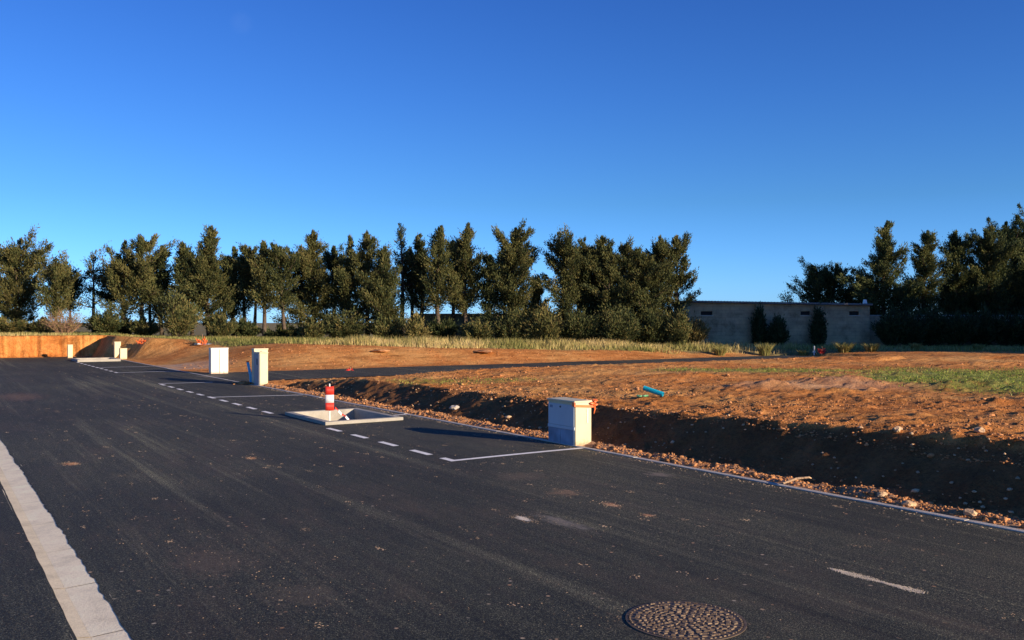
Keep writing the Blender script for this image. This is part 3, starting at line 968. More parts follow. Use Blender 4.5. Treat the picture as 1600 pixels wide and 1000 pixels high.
# clods of earth: along the kerb and over the plot, uncountable
import bmesh
bm = bmesh.new(); bmesh.ops.create_icosphere(bm, subdivisions=1, radius=1)
ICO_V = np.array([v.co[:] for v in bm.verts]); ICO_F = np.array([[v.index for v in f.verts] for f in bm.faces]); bm.free()
def clods(name, T, U, Rr, mat, label, squash=.65):
    n = len(T)
    z = terrain(T, U)
    k = Rr[:, None] * rg.uniform(.65, 1.25, (n, len(ICO_V)))
    ang = rg.uniform(0, 6.28, n)
    sx = rg.uniform(.75, 1.4, n)
    x = ICO_V[None, :, 0] * k * sx[:, None]; y = ICO_V[None, :, 1] * k; zz = ICO_V[None, :, 2] * k * squash
    xr = x * np.cos(ang)[:, None] - y * np.sin(ang)[:, None]; yr = x * np.sin(ang)[:, None] + y * np.cos(ang)[:, None]
    V = np.stack([xr + T[:, None], yr + U[:, None], zz + (z + Rr * .25)[:, None]], 2).reshape(-1, 3)
    Fq = (ICO_F[None] + (np.arange(n) * len(ICO_V))[:, None, None]).reshape(-1, 3)
    o = np_mesh(name, V, Fq, mat); o.rotation_euler = (0, 0, PHI)
    return tag(o, label, "earth", None, 'stuff')
n = 6000
Tc = 7.09 + np.abs(rg.normal(.13, .15, n)); Uc = 1.5 + 21 * rg.random(n) ** 1.25
keep = ~((Tc < 7.30) & (Uc > 9.0) & (Uc < 9.85))
Tc, Uc = Tc[keep], Uc[keep]
clods("earth_clods", Tc, Uc, rg.uniform(.005, .016, len(Tc)) * (1 + 1.3 * (rg.random(len(Tc)) > .93)), M['clod'], "loose clods of earth heaped along the kerb")
n = 26000
Tc = 8.0 + 26 * rg.random(n) ** 1.9; Uc = 1 + 22 * rg.random(n)
d_ = fbm(Tc * .6, Uc * .6, 101, 3) > -.05
Tc, Uc = Tc[d_], Uc[d_]
clods("field_clods", Tc, Uc, rg.uniform(.004, .018, len(Tc)) * (1 + 1.3 * (rg.random(len(Tc)) > .96)), M['clod'], "clods scattered across the bare building plot")
n = 900
Tb = rg.uniform(7.45, 8.25, n); Ub = rg.uniform(2, 20.5, n)[:n]
Tb, Ub = Tb[:260], Ub[:260]; n = 260
clods("bank_stones", Tb, Ub, rg.uniform(.006, .022, n) * (1 + 1.2 * (rg.random(n) > .96)), M['stone'], "small stones stuck in the shaded cut bank")
n = 900
n = 900; Tc = 7.5 + 25 * rg.random(n); Uc = 29.2 + 4.5 * rg.random(n)
clods("bank_clods", Tc, Uc, rg.uniform(.012, .036, n), M["clod"], "clods on the earth slope beyond the side road")
n = 260
Tc = rg.normal(6.90, .12, n); Uc = rg.normal(23.1, .16, n)
z_ = rg.uniform(.0, .05, n)
mb = MB()
for k in range(130): mb.blob((float(Tc[k]), float(Uc[k]), .015 + float(z_[k]) * math.exp(-((Tc[k] - 6.93) / .1) ** 2)), .03, 900 + k)
o = mb.build("earth_pile", M['clod']); o.rotation_euler = (0, 0, PHI)
tag(o, "small reddish heap of rubble at the foot of the blue pipes", "rubble", None, 'stuff')

# a few stones that stand out
def stone(px, py, zg, r, label, seed, sub=2, mat='stone'):
    p = ground_hit(px, py)
    mb = MB(); mb.blob((0, 0, r * .35), r, seed, .62, sub)
    o = mb.build("stone", M[mat], None); o.location = p
    return tag(o, label, "stone", "stones lying on the earth")
stone(1378, 776, .08, .045, "pale rounded stone on the spoil ridge below the wide part of the shaded bank", 1)
stone(1515, 806, .07, .05, "broad tan stone on the spoil ridge near the right edge of the photo", 2)
stone(1402, 676, .48, .05, "pale stone on top of the shaded bank right of the cabinet", 3)
stone(1530, 677, .48, .055, "light flat stone lying on the plot edge near the right edge of the photo", 4)
stone(1420, 790, .06, .05, "brown stone between the two pale ones on the spoil ridge", 5)
stone(710, 640, .10, .075, "grey white stone half way up the shaded bank left of the cabinet", 6, mat='kerb')
stone(990, 727, .05, .05, "reddish lump beside the end of the nearest white bay line", 7)
# dark slab of crust on the far slope
for k, (px, dep, w_, lab) in enumerate([(595, 550, .75, "broken slab of crust jutting from the far bank behind the dry grass edge on the left"),
                                        (757, 551, .9, "flat slab of crust on the far bank below the middle of the dry grass")]):
    p = ground_hit(px, dep); p.z += .03
    mb = MB(); mb.blob((0, 0, .02), w_ * .45, 300 + k, .16, 2)
    o = mb.build("earth_slab", M['clod']); o.location = p; tag(o, lab, "slab", "slabs of crust on the far bank")
# a stick on the spoil ridge
p = ground_hit(1245, 758); p.z += .03
mb = MB(); mb.tube([(-.14, -.02, -.01), (0, .01, .03), (.12, .0, .045), (.15, .03, .03)], [.010, .012, .009, .005], 7)
o = mb.build("stick", M['stone']); o.location = p; tag(o, "pale broken stick lying on the spoil along the kerb", "stick")

# plastic bits lying on the plot
p = ground_hit(1021, 621); p.z += .05
root = empty("pipe_offcut", p, R(-30), "bright teal blue pipe offcut lying on the bare plot", "pipe")
mb = MB(); mb.tube([(-.16, 0, .09), (0, 0, .04), (.16, 0, .0)], .036, 14, True)
ob = mb.build("tube", M['teal_pipe'], root); so = ob.modifiers.new("thick", 'SOLIDIFY'); so.thickness = .006
mb = MB()
for k in range(14): mb.tube([(-.15 + k * .022, 0, .084 - .0062 * k), (-.143 + k * .022, 0, .082 - .0062 * k)], .039, 14)
mb.build("ribs", M['teal_pipe'], root)
p = ground_hit(1003, 624); p.z += .03
root = empty("plastic_scrap", p, .4, "crumpled green plastic scrap left of the blue pipe offcut", "scrap")
mb = MB()
for k in range(6): mb.blob((random.Random(k).uniform(-.09, .09), random.Random(k + 9).uniform(-.04, .04), .02), .035, 70 + k, .5)
mb.build("sheet", M['green_pl'], root)

# crumpled red mesh at the side road corner
def netting(name, p, sx, sz, n, mat, label, cat="netting", seed=0):
    root = empty(name, p, 0, label, cat)
    rr = random.Random(seed)
    mb = MB()
    for k in range(n):
        x = rr.uniform(-sx, sx) * .7
        pts = [(x, rr.uniform(-.05, .05), 0)]
        for j in range(4):
            pts.append((pts[-1][0] + rr.uniform(-sx, sx) * .35, rr.uniform(-.08, .08), sz * (j + 1) / 4 * rr.uniform(.5, 1.0) * (1 - abs(x) / sx * .6)))
        mb.tube(pts, .016, 5)
    mb.build("mesh_folds", mat, root)
    mb = MB(); mb.tube([(0, 0, -.1), (.01, 0, sz * 1.05)], .014, 8); mb.build("stake", M['twig'], root)
    return root
p = ground_hit(547, 582)
netting("warning_net", p, .14, .17, 16, M['red'], "small bundle of red netting at the corner of the side road and raised plot", seed=1)
p = ground_hit(316, 539)
rt = netting("warning_net", p, .22, .42, 14, M['orange'], "orange netting bundle standing on the far slope above the white cabinet", seed=2)
mb = MB()
for k in range(8): mb.blob((-.28 + k * .09, .02 * (k % 2), .03), .06, 400 + k, .45)
mb.build("blue_sheet", M['cab_plinth'], rt)
mb = MB(); mb.blob((-.12, -.08, .04), .09, 420, .5); mb.build("white_bag", M['white'], rt)
p = ground_hit(222, 537)
netting("warning_net", p, .26, .24, 12, M['orange'], "low orange netting heap on the far slope right of the small end cabinets", seed=3)
p = ground_hit(1284, 553)
netting("warning_net", p, .20, .30, 16, M['red'], "red netting bundle on the earth in front of the shed", seed=4)
p = ground_hit(1272, 552.5)
root = empty("survey_stake", p, 0, "short grey white stake beside the red netting before the shed", "stake")
mb = MB(); mb.tube([(0, 0, -.1), (.01, 0, .34)], .028, 8); mb.build("post", M['white'], root)
mb = MB(); mb.box(-.06, .06, -.02, .02, .02, .10); mb.build("foot_board", M['white'], root)

# ------------------------------------------------------------------ shed and walls
SZ = 50.0
def X_(px, dep=SZ): return (px - 800) / F * dep
zg = 0.05
root = empty("shed", (X_(1078), SZ, zg), 0, "long low grey blockwork shed with three slot windows standing in shade", "shed")
Wd = X_(1359) - X_(1078)
hL, hR = 2.68 - zg, 2.50 - zg
def slab(mb, x0, x1, y0, y1, z0a, z0b, z1a, z1b):
    n = len(mb.v)
    mb.v += [(x0, y0, z0a), (x1, y0, z0b), (x1, y1, z0b), (x0, y1, z0a), (x0, y0, z1a), (x1, y0, z1b), (x1, y1, z1b), (x0, y1, z1a)]
    mb.f += [(n, n + 3, n + 2, n + 1), (n + 4, n + 5, n + 6, n + 7), (n, n + 1, n + 5, n + 4), (n + 1, n + 2, n + 6, n + 5), (n + 2, n + 3, n + 7, n + 6), (n + 3, n, n + 4, n + 7)]
wins = [(X_(1095) - X_(1078), X_(1113) - X_(1078)), (X_(1251) - X_(1078), X_(1266) - X_(1078)), (X_(1327) - X_(1078), X_(1342) - X_(1078))]
def htop(x): return hL + (hR - hL) * x / Wd
mb = MB()
wz0, wz1 = 1.98 - zg, 2.20 - zg
cuts = sorted([0, Wd] + [c for w_ in wins for c in w_])
slab(mb, 0, Wd, 0, .2, 0, 0, wz0, wz0)
for a, b_ in zip(cuts, cuts[1:]):
    if any(abs(a - w_[0]) < 1e-6 for w_ in wins):
        slab(mb, a, b_, 0, .2, wz1, wz1, htop(a), htop(b_))
    else:
        slab(mb, a, b_, 0, .2, wz0, wz0, htop(a), htop(b_))
slab(mb, 0, .2, .2, 5, 0, 0, hL, hL); slab(mb, Wd - .2, Wd, .2, 5, 0, 0, hR, hR); slab(mb, .2, Wd - .2, 4.8, 5, 0, 0, hL, hR)
mb.build("wall", M['wall'], root)
for a, b_ in wins:
    mb = MB(); slab(mb, a + .01, b_ - .01, .10, .12, wz0 + .01, wz0 + .01, wz1 - .01, wz1 - .01)
    wo = mb.build("window", M['dark'], root)
    mb = MB(); slab(mb, a - .04, b_ + .04, -.04, .0, wz0 - .06, wz0 - .06, wz0 - .005, wz0 - .005); mb.build("sill", M['kerb'], wo)
mb = MB(); slab(mb, -.25, Wd + .05, -.30, 5.2, hL + .02, hR + .02, hL + .09, hR + .09)
# corrugation lip along the eave
for k in range(60):
    x = -.2 + (Wd + .2) * k / 59
    z = htop(x) + .09
    mb.tube([(x, -.32, z), (x, 5.2, z + .02)], .035, 5)
mb.build("roof", M['roof'], root)
mb = MB(); mb.box(Wd - .22, Wd + .0, .3, .5, hR + .09, hR + .36, .55); mb.build("chimney", M['white'], root)
for k, (pa, pb_) in enumerate([(1180, 1193), (1273, 1286)]):
    mb = MB(); a = X_(pa) - X_(1078); b_ = X_(pb_) - X_(1078)
    slab(mb, a, b_, -.16, -.002, 0, 0, htop(a) - .02, htop(b_) - .02); mb.build("pillar", M['wall'], root)

def wall_thing(x0, x1, y, z1a, z1b, label):
    root = empty("boundary_wall", (x0, y, .0), 0, label, "wall")
    mb = MB(); slab(mb, 0, x1 - x0, 0, .2, -.2, -.2, z1a, z1b); mb.build("wall", M['wall'], root)
    mb = MB(); slab(mb, 0, x1 - x0, -.03, .23, z1a + .002, z1b + .002, z1a + .06, z1b + .06); mb.build("coping", M['kerb'], root)
    return root
wall_thing(X_(1362), 46, SZ + .3, 1.93, 1.93, "dark boundary wall running right from the shed under the tall pines")
wall_thing(X_(645, 49.6), X_(1070, 49.6), 49.6, 2.0, 2.02, "shaded boundary wall behind the tree row left of the shed")

# ------------------------------------------------------------------ foliage
def leaf_cloud(centers, rad, dirs, n_per, size, rng, tint0, tint_var=.22, squash=(1, 1, .8), aspect=2.4):
    """leaf-sized quads around each centre; returns V,F,tint"""
    m = len(centers)
    C = np.repeat(centers, n_per, 0)
    Rr = np.repeat(rad, n_per)
    D = np.repeat(dirs, n_per, 0)
    tt = np.repeat(tint0, n_per)
    K = len(C)
    off = rng.normal(0, 1, (K, 3)); off /= np.linalg.norm(off, axis=1)[:, None] + 1e-6
    off *= (rng.random(K) ** .45)[:, None] * Rr[:, None] * np.array(squash)
    # stretch along branch direction
    off += D * (rng.normal(0, .65, K) * Rr)[:, None]
    P = C + off
    ax = D * 1.0 + off / (Rr[:, None] + 1e-6) * .5 + rng.normal(0, .35, (K, 3))
    ax /= np.linalg.norm(ax, axis=1)[:, None] + 1e-6
    rv = off / (Rr[:, None] + 1e-6) * 1.1 + rng.normal(0, .65, (K, 3))
    sd = np.cross(ax, rv); sd /= np.linalg.norm(sd, axis=1)[:, None] + 1e-6
    L = size * rng.uniform(.6, 1.5, K); Wd_ = L / aspect
    a = P - sd * Wd_[:, None] * .5; b = P + sd * Wd_[:, None] * .5
    c = P + ax * L[:, None] + sd * Wd_[:, None] * .25; d = P + ax * L[:, None] - sd * Wd_[:, None] * .25
    V = np.stack([a, b, c, d], 1).reshape(-1, 3)
    Fq = np.arange(4 * K).reshape(-1, 4)
    t_ = np.clip(tt + rng.normal(0, tint_var, K), 0, 1)
    return V, Fq, np.repeat(t_, 4)

def tube_np(mb, p, q, r0, r1, seg=6, bend=None):
    p = Vector(p); q = Vector(q)
    m = (p + q) / 2 + (Vector(bend) if bend is not None else Vector((0, 0, 0)))
    mb.tube([p, m, q], [r0, (r0 + r1) / 2, r1], seg)

PROFILES = {
    'cone': ([0, .15, .5, .8, 1], [.90, 1.0, .74, .42, .10]),
    'spire': ([0, .2, .55, .85, 1], [.75, 1.0, .82, .50, .12]),
    'oval': ([0, .25, .6, .85, 1], [.65, .95, .98, .62, .18]),
    'top': ([0, .3, .65, .9, 1], [.45, .75, 1.0, .78, .25]),
    'dome': ([0, .3, .7, .9, 1], [.7, 1.0, .95, .65, .35]),
}
def make_tree(name, pos, H, width, cb, label, group, cat="tree", profile='oval', dens=1.0, seed=0, lean=(0, 0), up=.55,
              mat='leaf', tint=.5, stems=1, leaf=.085, wind=0.0, clump=.29, n_leaf=115, trunk_r=.11):
    rng = np.random.default_rng(seed * 7 + 11)
    root = empty(name, pos, rng.uniform(0, 0), label, cat, group)
    mb = MB()
    cen = []; rad = []; dirs = []
    px_, py_ = PROFILES[profile]
    width = width * 1.20
    cb = cb * .98
    for s_ in range(stems):
        bx_, by_ = (0, 0) if stems == 1 else ((s_ - (stems - 1) / 2) * width * .28, rng.uniform(-.3, .3))
        hs_ = H * (1 if s_ == stems // 2 else rng.uniform(.8, .96))
        tp = [Vector((bx_, by_, -.25))]
        kx, ky = rng.uniform(-.15, .15), rng.uniform(-.15, .15)
        nseg = 7
        for i in range(1, nseg + 1):
            f = i / nseg
            tp.append(Vector((bx_ + lean[0] * f + kx * math.sin(f * 3.4), by_ + lean[1] * f + ky * math.sin(f * 4), hs_ * f * .97)))
        mb.tube(tp, [trunk_r * (1.25 - 1.15 * i / nseg) * (H / 5.5) for i in range(nseg + 1)], 7)
        def axis(f):
            q = f * nseg; i = min(int(q), nseg - 1)
            return tp[i].lerp(tp[i + 1], q - i)
        nb = int((42 if stems == 1 else 28) * dens * (H / 5.5) ** .5)
        ga = rng.uniform(0, 6.28)
        for k in range(nb):
            f = cb + (1 - cb) * ((k + rng.uniform(0, 1)) / nb) ** .92
            fr = (f - cb) / (1 - cb)
            prof = np.interp(fr, px_, py_)
            az = ga + k * 2.399 + rng.uniform(-.5, .5)
            lobe = 1 + .34 * math.sin(az * 2 + seed * 1.7 + fr * 9) + .30 * math.sin(fr * 13 + seed * 2.3 + math.cos(az) * 2.2)
            L = prof * width * .5 * rng.uniform(.60, 1.10) * max(.45, lobe) / (1 if stems == 1 else 1.25)
            el = up * rng.uniform(.3, 1.3) + .5 * fr
            base = axis(min(f * rng.uniform(.90, .98), .99))
            d = Vector((math.cos(az) + wind, math.sin(az), math.tan(min(el, 1.2)))).normalized()
            tip = base + d * L
            tube_np(mb, base, tip, .028 * (1.3 - fr) + .008, .006, 4, (0, 0, -.05 * L))
            ncl = max(2, int(round(L / clump * 1.15)))
            for j in range(ncl):
                g = .30 + .72 * (j + rng.uniform(0, .9)) / ncl
                c_ = base.lerp(tip, g) + Vector(rng.normal(0, .10, 3) * (L * .5 + .15))
                cen.append(c_); rad.append(clump * rng.uniform(.55, 1.2) * (1.18 - .55 * fr)); 
                dirs.append((d + Vector((0, 0, .35))).normalized())
        # leader tuft
        for j in range(5):
            cen.append(axis(.99) + Vector((rng.normal(0, .05), rng.normal(0, .05), -.04 - .13 * j + (H - hs_ * .97) * .8)))
            rad.append(clump * (.25 + .11 * j)); dirs.append(Vector((0, 0, 1)))
    cen = np.array([tuple(c) for c in cen]); rad = np.array(rad); dirs = np.array([tuple(d) for d in dirs])
    tt = np.clip(tint + rng.normal(0, .16, len(cen)), 0, 1)
    V, Fq, tn = leaf_cloud(cen, rad, dirs, n_leaf, leaf, rng, tt)
    mb.build("trunk", M['bark'], root, smooth=True)
    np_mesh("crown", V, Fq, M[mat], root, tint=tn)
    return root

G1 = "trees in the row behind the dry grass"
PXM = lambda px_w, dep: px_w / F * dep
# px, top y, width px, crown base fraction, profile, density, extra, label
ROW = [
 (24, 384, 92, .12, 'oval', 1.5, dict(tint=.72, up=.5), "bushy olive green conifer at the left edge of the photo"),
 (92, 420, 62, .30, 'top', .9, dict(tint=.62), "short round topped conifer right of the bushy one at the left edge"),
 (146, 388, 62, .30, 'oval', .42, dict(tint=.55, n_leaf=24), "thin see-through conifer with bare branches above the far end cabinets"),
 (208, 369, 84, .26, 'top', 1.05, dict(tint=.62, stems=2), "broad topped conifer right of the thin see-through one"),
 (254, 382, 46, .20, 'spire', .9, dict(tint=.30), "dark narrow conifer left of a twin spire in the left half"),
 (286, 376, 52, .14, 'spire', 1.1, dict(tint=.35), "dark narrow conifer pressed against the tall dense one above the white cabinet"),
 (328, 350, 76, .12, 'cone', 1.5, dict(tint=.55), "tall dense conical conifer above the white double door cabinet"),
 (376, 380, 54, .30, 'top', 1.0, dict(tint=.50, stems=2), "bare stemmed conifer just right of the tall cone above the white cabinet"),
 (413, 375, 44, .34, 'spire', .85, dict(tint=.60), "slim pointed conifer above the paired cabinets with sky under its crown"),
 (446, 383, 54, .40, 'top', .85, dict(tint=.38, lean=(-.25, 0)), "leaning conifer with high crown and open sky around its trunk"),
 (489, 357, 84, .08, 'cone', 1.5, dict(tint=.68, up=.35), "tall brownish green cone with tiered branches down to the grass"),
 (560, 359, 86, .18, 'oval', 1.25, dict(tint=.55, stems=2), "wide conifer with ragged domed top right of the tiered cone"),
 (600, 384, 72, .10, 'cone', 1.4, dict(tint=.45, up=.7), "greyish conical conifer spreading low left of the thinnest spire"),
 (626, 345, 40, .35, 'spire', .60, dict(tint=.30, n_leaf=30), "thinnest and sparsest tall spire near the middle of the row"),
 (656, 363, 42, .34, 'spire', .8, dict(tint=.40), "slim conifer right of the thinnest spire with bare lower trunk"),
 (687, 349, 50, .32, 'spire', .95, dict(tint=.45), "pointed conifer with bare trunk left of the tallest middle cone"),
 (730, 345, 70, .30, 'cone', 1.2, dict(tint=.62), "tall broad cone near mid photo with forked bare trunk below"),
 (766, 396, 40, .30, 'top', .8, dict(tint=.25), "low dark conifer filling the gap right of the tall middle cone"),
 (806, 353, 82, .20, 'oval', 1.35, dict(tint=.55, wind=-.05), "large rounded conifer standing just right of the photo centre"),
 (838, 430, 60, .05, 'cone', 1.2, dict(tint=.62, up=.4), "lower feathery conifer spreading right under the large central one"),
 (884, 376, 74, .28, 'top', 1.1, dict(tint=.50, wind=-.30, up=.7), "windswept conifer leaning left beside the notch of sky"),
 (926, 366, 80, .18, 'oval', 1.4, dict(tint=.45, stems=2), "dense conifer with a small pointed tip between windswept one and the mass at right"),
 (966, 376, 76, .16, 'oval', 1.35, dict(tint=.50, stems=2), "dense olive conifer left of the dark gap near the end of the row"),
 (1006, 392, 60, .14, 'dome', 1.2, dict(tint=.45), "lower dark conifer squeezed before the last tree of the row"),
 (1046, 364, 80, .14, 'top', 1.25, dict(tint=.48, wind=.05, stems=2), "last conifer of the row bulging right with a hole of sky, left of the shed"),
]
BACK = [
 (112, 428, 50, "darker low crown behind, between the short conifer and the see-through one on the left"),
 (176, 408, 50, "darker crown behind, left of the broad topped conifer"),
 (236, 398, 50, "darker crown behind, right of the broad topped conifer"),
 (300, 392, 46, "darker crown behind, left of the tall dense cone above the white cabinet"),
 (354, 398, 50, "darker crown behind, right of the tall dense cone above the white cabinet"),
 (396, 396, 46, "darker crown behind, left of the slim pointed conifer above the paired cabinets"),
 (466, 392, 50, "darker crown behind, left of the tall tiered cone"),
 (522, 382, 54, "darker crown behind, right of the tall tiered cone"),
 (642, 384, 46, "darker crown behind, right of the thinnest spire"),
 (708, 374, 50, "darker crown behind, left of the tall broad cone near mid photo"),
 (786, 388, 50, "darker crown behind, left of the large rounded central conifer"),
 (905, 384, 56, "darker crown behind, right of the windswept conifer"),
 (946, 382, 56, "darker crown behind, before the dense olive conifer near the row end"),
 (988, 386, 56, "darker crown behind, right of the dense olive conifer near the row end"),
 (1026, 388, 50, "darker crown behind, left of the last conifer of the row"),
]
HZ = 46.5
rr = random.Random(12)
for i, (px, ty, wpx, lab) in enumerate(BACK):
    dep = 48.6 + rr.uniform(-.3, .3)
    p = at(px, dep); p.z = gz(p.x, p.y) - .05
    top = EYE + (HOR - ty) / F * dep
    make_tree("conifer", p, top - p.z - .10, PXM(wpx, dep), .46, lab, G1, "tree", ['top', 'spire', 'oval'][i % 3], 1.0, i + 130, tint=.22, n_leaf=90)

for i, (px, ty, wpx, cb, prof, dens, kw, lab) in enumerate(ROW):
    dep = HZ + rr.uniform(-.8, 1.0)
    p = at(px, dep); p.z = gz(p.x, p.y) - .05
    top = EYE + (HOR - ty) / F * dep
    make_tree("conifer", p, top - p.z - .10, PXM(wpx, dep), cb, lab, G1, "tree", prof, dens * 1.15, i + 1, **kw)

G2 = "pines behind the shed and wall at the right"
HEDGE = []
RIGHT = [
 (1290, 414, 110, 56, .10, 'dome', 1.4, dict(tint=.25, stems=2), "low wide dark tree rising behind the shed roof"),
 (1345, 425, 60, 57, .10, 'oval', 1.2, dict(tint=.4), "small dark tree between the low wide one and the tall pine by the shed end"),
 (1384, 342, 104, 53, .10, 'cone', 1.6, dict(tint=.50), "tall broad cone standing behind the right end of the shed"),
 (1448, 358, 58, 53, .30, 'oval', 1.1, dict(tint=.55), "slim pine with light gaps around its trunk right of the tall broad cone"),
 (1494, 357, 66, 53.5, .22, 'oval', 1.3, dict(tint=.40), "narrow pine third from the right edge of the photo"),
 (1545, 362, 92, 53, .20, 'dome', 1.35, dict(tint=.45), "round topped pine in front of the great dark one at the right edge"),
 (1592, 338, 150, 60, .22, 'dome', 1.6, dict(tint=.2, stems=2), "great dark rounded pine, the highest at the right edge"),
 (1612, 370, 80, 53, .15, 'oval', 1.3, dict(tint=.35), "dark pine cut by the right edge of the photo"),
 (1418, 446, 90, 52, .02, 'dome', 1.1, dict(tint=.2), "low dark evergreen over the wall just right of the shed"),
 (1480, 452, 76, 54.5, .02, 'dome', 1.3, dict(tint=.15), "low dark evergreen behind the wall under the narrow pine"),
 (1525, 440, 90, 55, .02, 'dome', 1.4, dict(tint=.2), "low dark evergreen behind the wall under the round topped pine"),
 (1590, 446, 90, 55, .02, 'dome', 1.4, dict(tint=.15), "low dark evergreen behind the wall at the right edge of the photo"),
]
for i, (px, ty, wpx, dep, cb, prof, dens, kw, lab) in enumerate(RIGHT):
    p = at(px, dep); p.z = gz(p.x, p.y) - .05
    top = EYE + (HOR - ty) / F * dep
    make_tree("pine", p, top - p.z - .10, PXM(wpx, dep) * .84, cb, lab, G2, "tree", prof, dens * 1.15, i + 60, mat='leaf_dark', **kw)

for i, (px, dep, wpx, ty, lab) in enumerate([
    (1392, 48.8, 44, 496, "dark hedge bush right where the shed wall ends"),
    (1424, 48.6, 50, 498, "dark hedge bush second to the right from the shed end"),
    (1458, 48.9, 54, 495, "dark hedge bush below the slim pine with light gaps"),
    (1494, 48.5, 52, 497, "dark hedge bush below the narrow pine at the right"),
    (1532, 48.8, 56, 495, "dark hedge bush below the round topped pine at the right"),
    (1570, 48.6, 54, 498, "dark hedge bush one before the right edge of the photo"),
    (1604, 48.8, 56, 495, "dark hedge bush cut by the right edge of the photo")]):
    HEDGE.append((px, dep, wpx, ty, lab))

# windbreak that continues just outside the frame and shades the shed
for i, (x, y, h, w_) in enumerate([(30.5, 34.2, 8.8, 4.6), (32.5, 37.2, 8.2, 4.6), (34.6, 40.3, 6.9, 4.4), (36.8, 43.5, 5.8, 4.4), (34.0, 33.0, 9.0, 4.8), (38.5, 39.2, 7.0, 4.6), (42.5, 45.4, 5.6, 5.0), (38.8, 46.4, 5.4, 4.6), (41, 49.5, 5.2, 4.8)]):
    make_tree("pine", Vector((x, y, .2)), h, w_, .03, "tall dense windbreak pine beyond the right side of the view", "windbreak pines beyond the right side",
              "tree", 'oval', 2.2, i + 90, mat='leaf_dark', tint=.4, leaf=.34, clump=.5, n_leaf=46)

# shrubs
def make_shrub(name, p, w_, h, label, group, seed, mat='shrub', tint=.4, n=26, leaf=.11, nl=40, cat="shrub", sparse=False):
    rng = np.random.default_rng(seed)
    root = empty(name, p, 0, label, cat, group)
    mb = MB(); cen = []; rad = []; dirs = []
    for k in range(n):
        a = rng.uniform(0, 6.28); r_ = w_ * .5 * math.sqrt(rng.random()) * .9
        hh = h * (1 - .55 * (r_ / (w_ * .5)) ** 2) * rng.uniform(.45, .95)
        tip = Vector((r_ * math.cos(a), r_ * math.sin(a), hh))
        mb.tube([(tip.x * .15, tip.y * .15, -.1), (tip.x * .6, tip.y * .6, hh * .5), tip], [.016, .010, .004], 4)
        if sparse:
            for q in range(5):
                e = tip * rng.uniform(.5, 1.0)
                mb.tube([e, e + Vector(rng.normal(0, .16, 3)) + Vector((0, 0, .12))], [.007, .003], 3)
        for g in (.45, .75, 1.0):
            cen.append(tuple(tip * g)); rad.append(.20 * rng.uniform(.6, 1.1) * max(.6, h / 1.4)); d = tip.normalized(); dirs.append(tuple(d))
    cen = np.array(cen); rad = np.array(rad); dirs = np.array(dirs)
    V, Fq, tn = leaf_cloud(cen, rad, dirs, nl, leaf, rng, np.clip(tint + rng.normal(0, .15, len(cen)), 0, 1))
    mb.build("stems", M['bark'] if not sparse else M['twig'], root)
    np_mesh("foliage", V, Fq, M[mat], root, tint=tn)
    return root

SH = [ # px, depth, width px, top y, tint, label
 (14, 45.5, 60, 492, .6, "low shrub under the bushy conifer at the left edge"),
 (66, 46, 50, 498, .55, "low shrub at the foot of the short round topped conifer"),
 (165, 45, 60, 484, .3, "dark shrub behind the far end cabinets"),
 (193, 46, 50, 492, .3, "dark round shrub below the broad topped conifer on the left"),
 (225, 45, 50, 498, .5, "olive shrub just left of the big light one beneath the dark conifers"),
 (278, 44, 62, 456, .50, "tall light olive shrub in front of the dark narrow conifers"),
 (345, 44.8, 48, 492, .5, "olive shrub under the tall cone above the white cabinet"),
 (385, 46, 50, 498, .2, "low dark shrub between bare stems above the paired cabinets"),
 (440, 46.3, 60, 508, .2, "lowest dark shrub under the gap of sky around the leaning conifer"),
 (486, 44, 42, 500, .55, "round olive shrub before the tiered cone"),
 (540, 44.8, 80, 486, .45, "wide shrub in front of the ragged domed conifer"),
 (605, 44.8, 60, 488, .40, "shrub below the greyish conical conifer"),
 (652, 44, 38, 492, .75, "light brown shrub left of the dark wall stretch"),
 (690, 46, 60, 494, .1, "darkest shrub under the bare trunks near mid photo"),
 (745, 44.5, 56, 500, .6, "low feathery shrub in front of the dark wall"),
 (800, 45, 60, 486, .45, "shrub at the foot of the large rounded conifer near the centre"),
 (850, 44.5, 60, 478, .6, "light olive shrub right of the large rounded conifer"),
 (905, 45, 76, 484, .3, "dark shrub beneath the windswept conifer"),
 (965, 44.6, 80, 480, .35, "broad dark shrub under the dense olive conifer near the end of the row"),
 (1020, 45, 60, 486, .3, "dark shrub in front of the last two conifers"),
 (1060, 44.5, 40, 482, .5, "olive shrub at the foot of the last conifer by the shed"),
]
for i, (px, dep, wpx, ty, tint, lab) in enumerate(SH):
    p = at(px, dep); p.z = gz(p.x, p.y) - .03
    h = EYE + (HOR - ty) / F * dep - p.z
    w_ = PXM(wpx, dep)
    make_shrub("shrub", p, w_, h, lab, "shrubs under the tree row", 200 + i, tint=tint, n=int(20 + 14 * w_ * max(1, h / 1.4)), leaf=.09, nl=60)
p = at(1084, 46.5); p.z = gz(p.x, p.y)
make_shrub("shrub", p, 1.5, 1.75, "rusty brown bush against the left end of the shed", "shrubs under the tree row", 240, tint=.98, n=44, leaf=.09, nl=30)
p = at(100, 44.0); p.z = gz(p.x, p.y)
make_shrub("shrub", p, 2.6, 1.35, "leafless twiggy brown bush above the orange bank end", "shrubs under the tree row", 241, tint=.98, n=90, leaf=.06, nl=6, sparse=True)
p = at(1215, 49.2); p.z = .1
make_shrub("shrub", p, 1.1, 1.75, "dark bush growing against the middle of the shed wall", "plants against the shed", 242, mat='ivy', tint=.3, n=50)
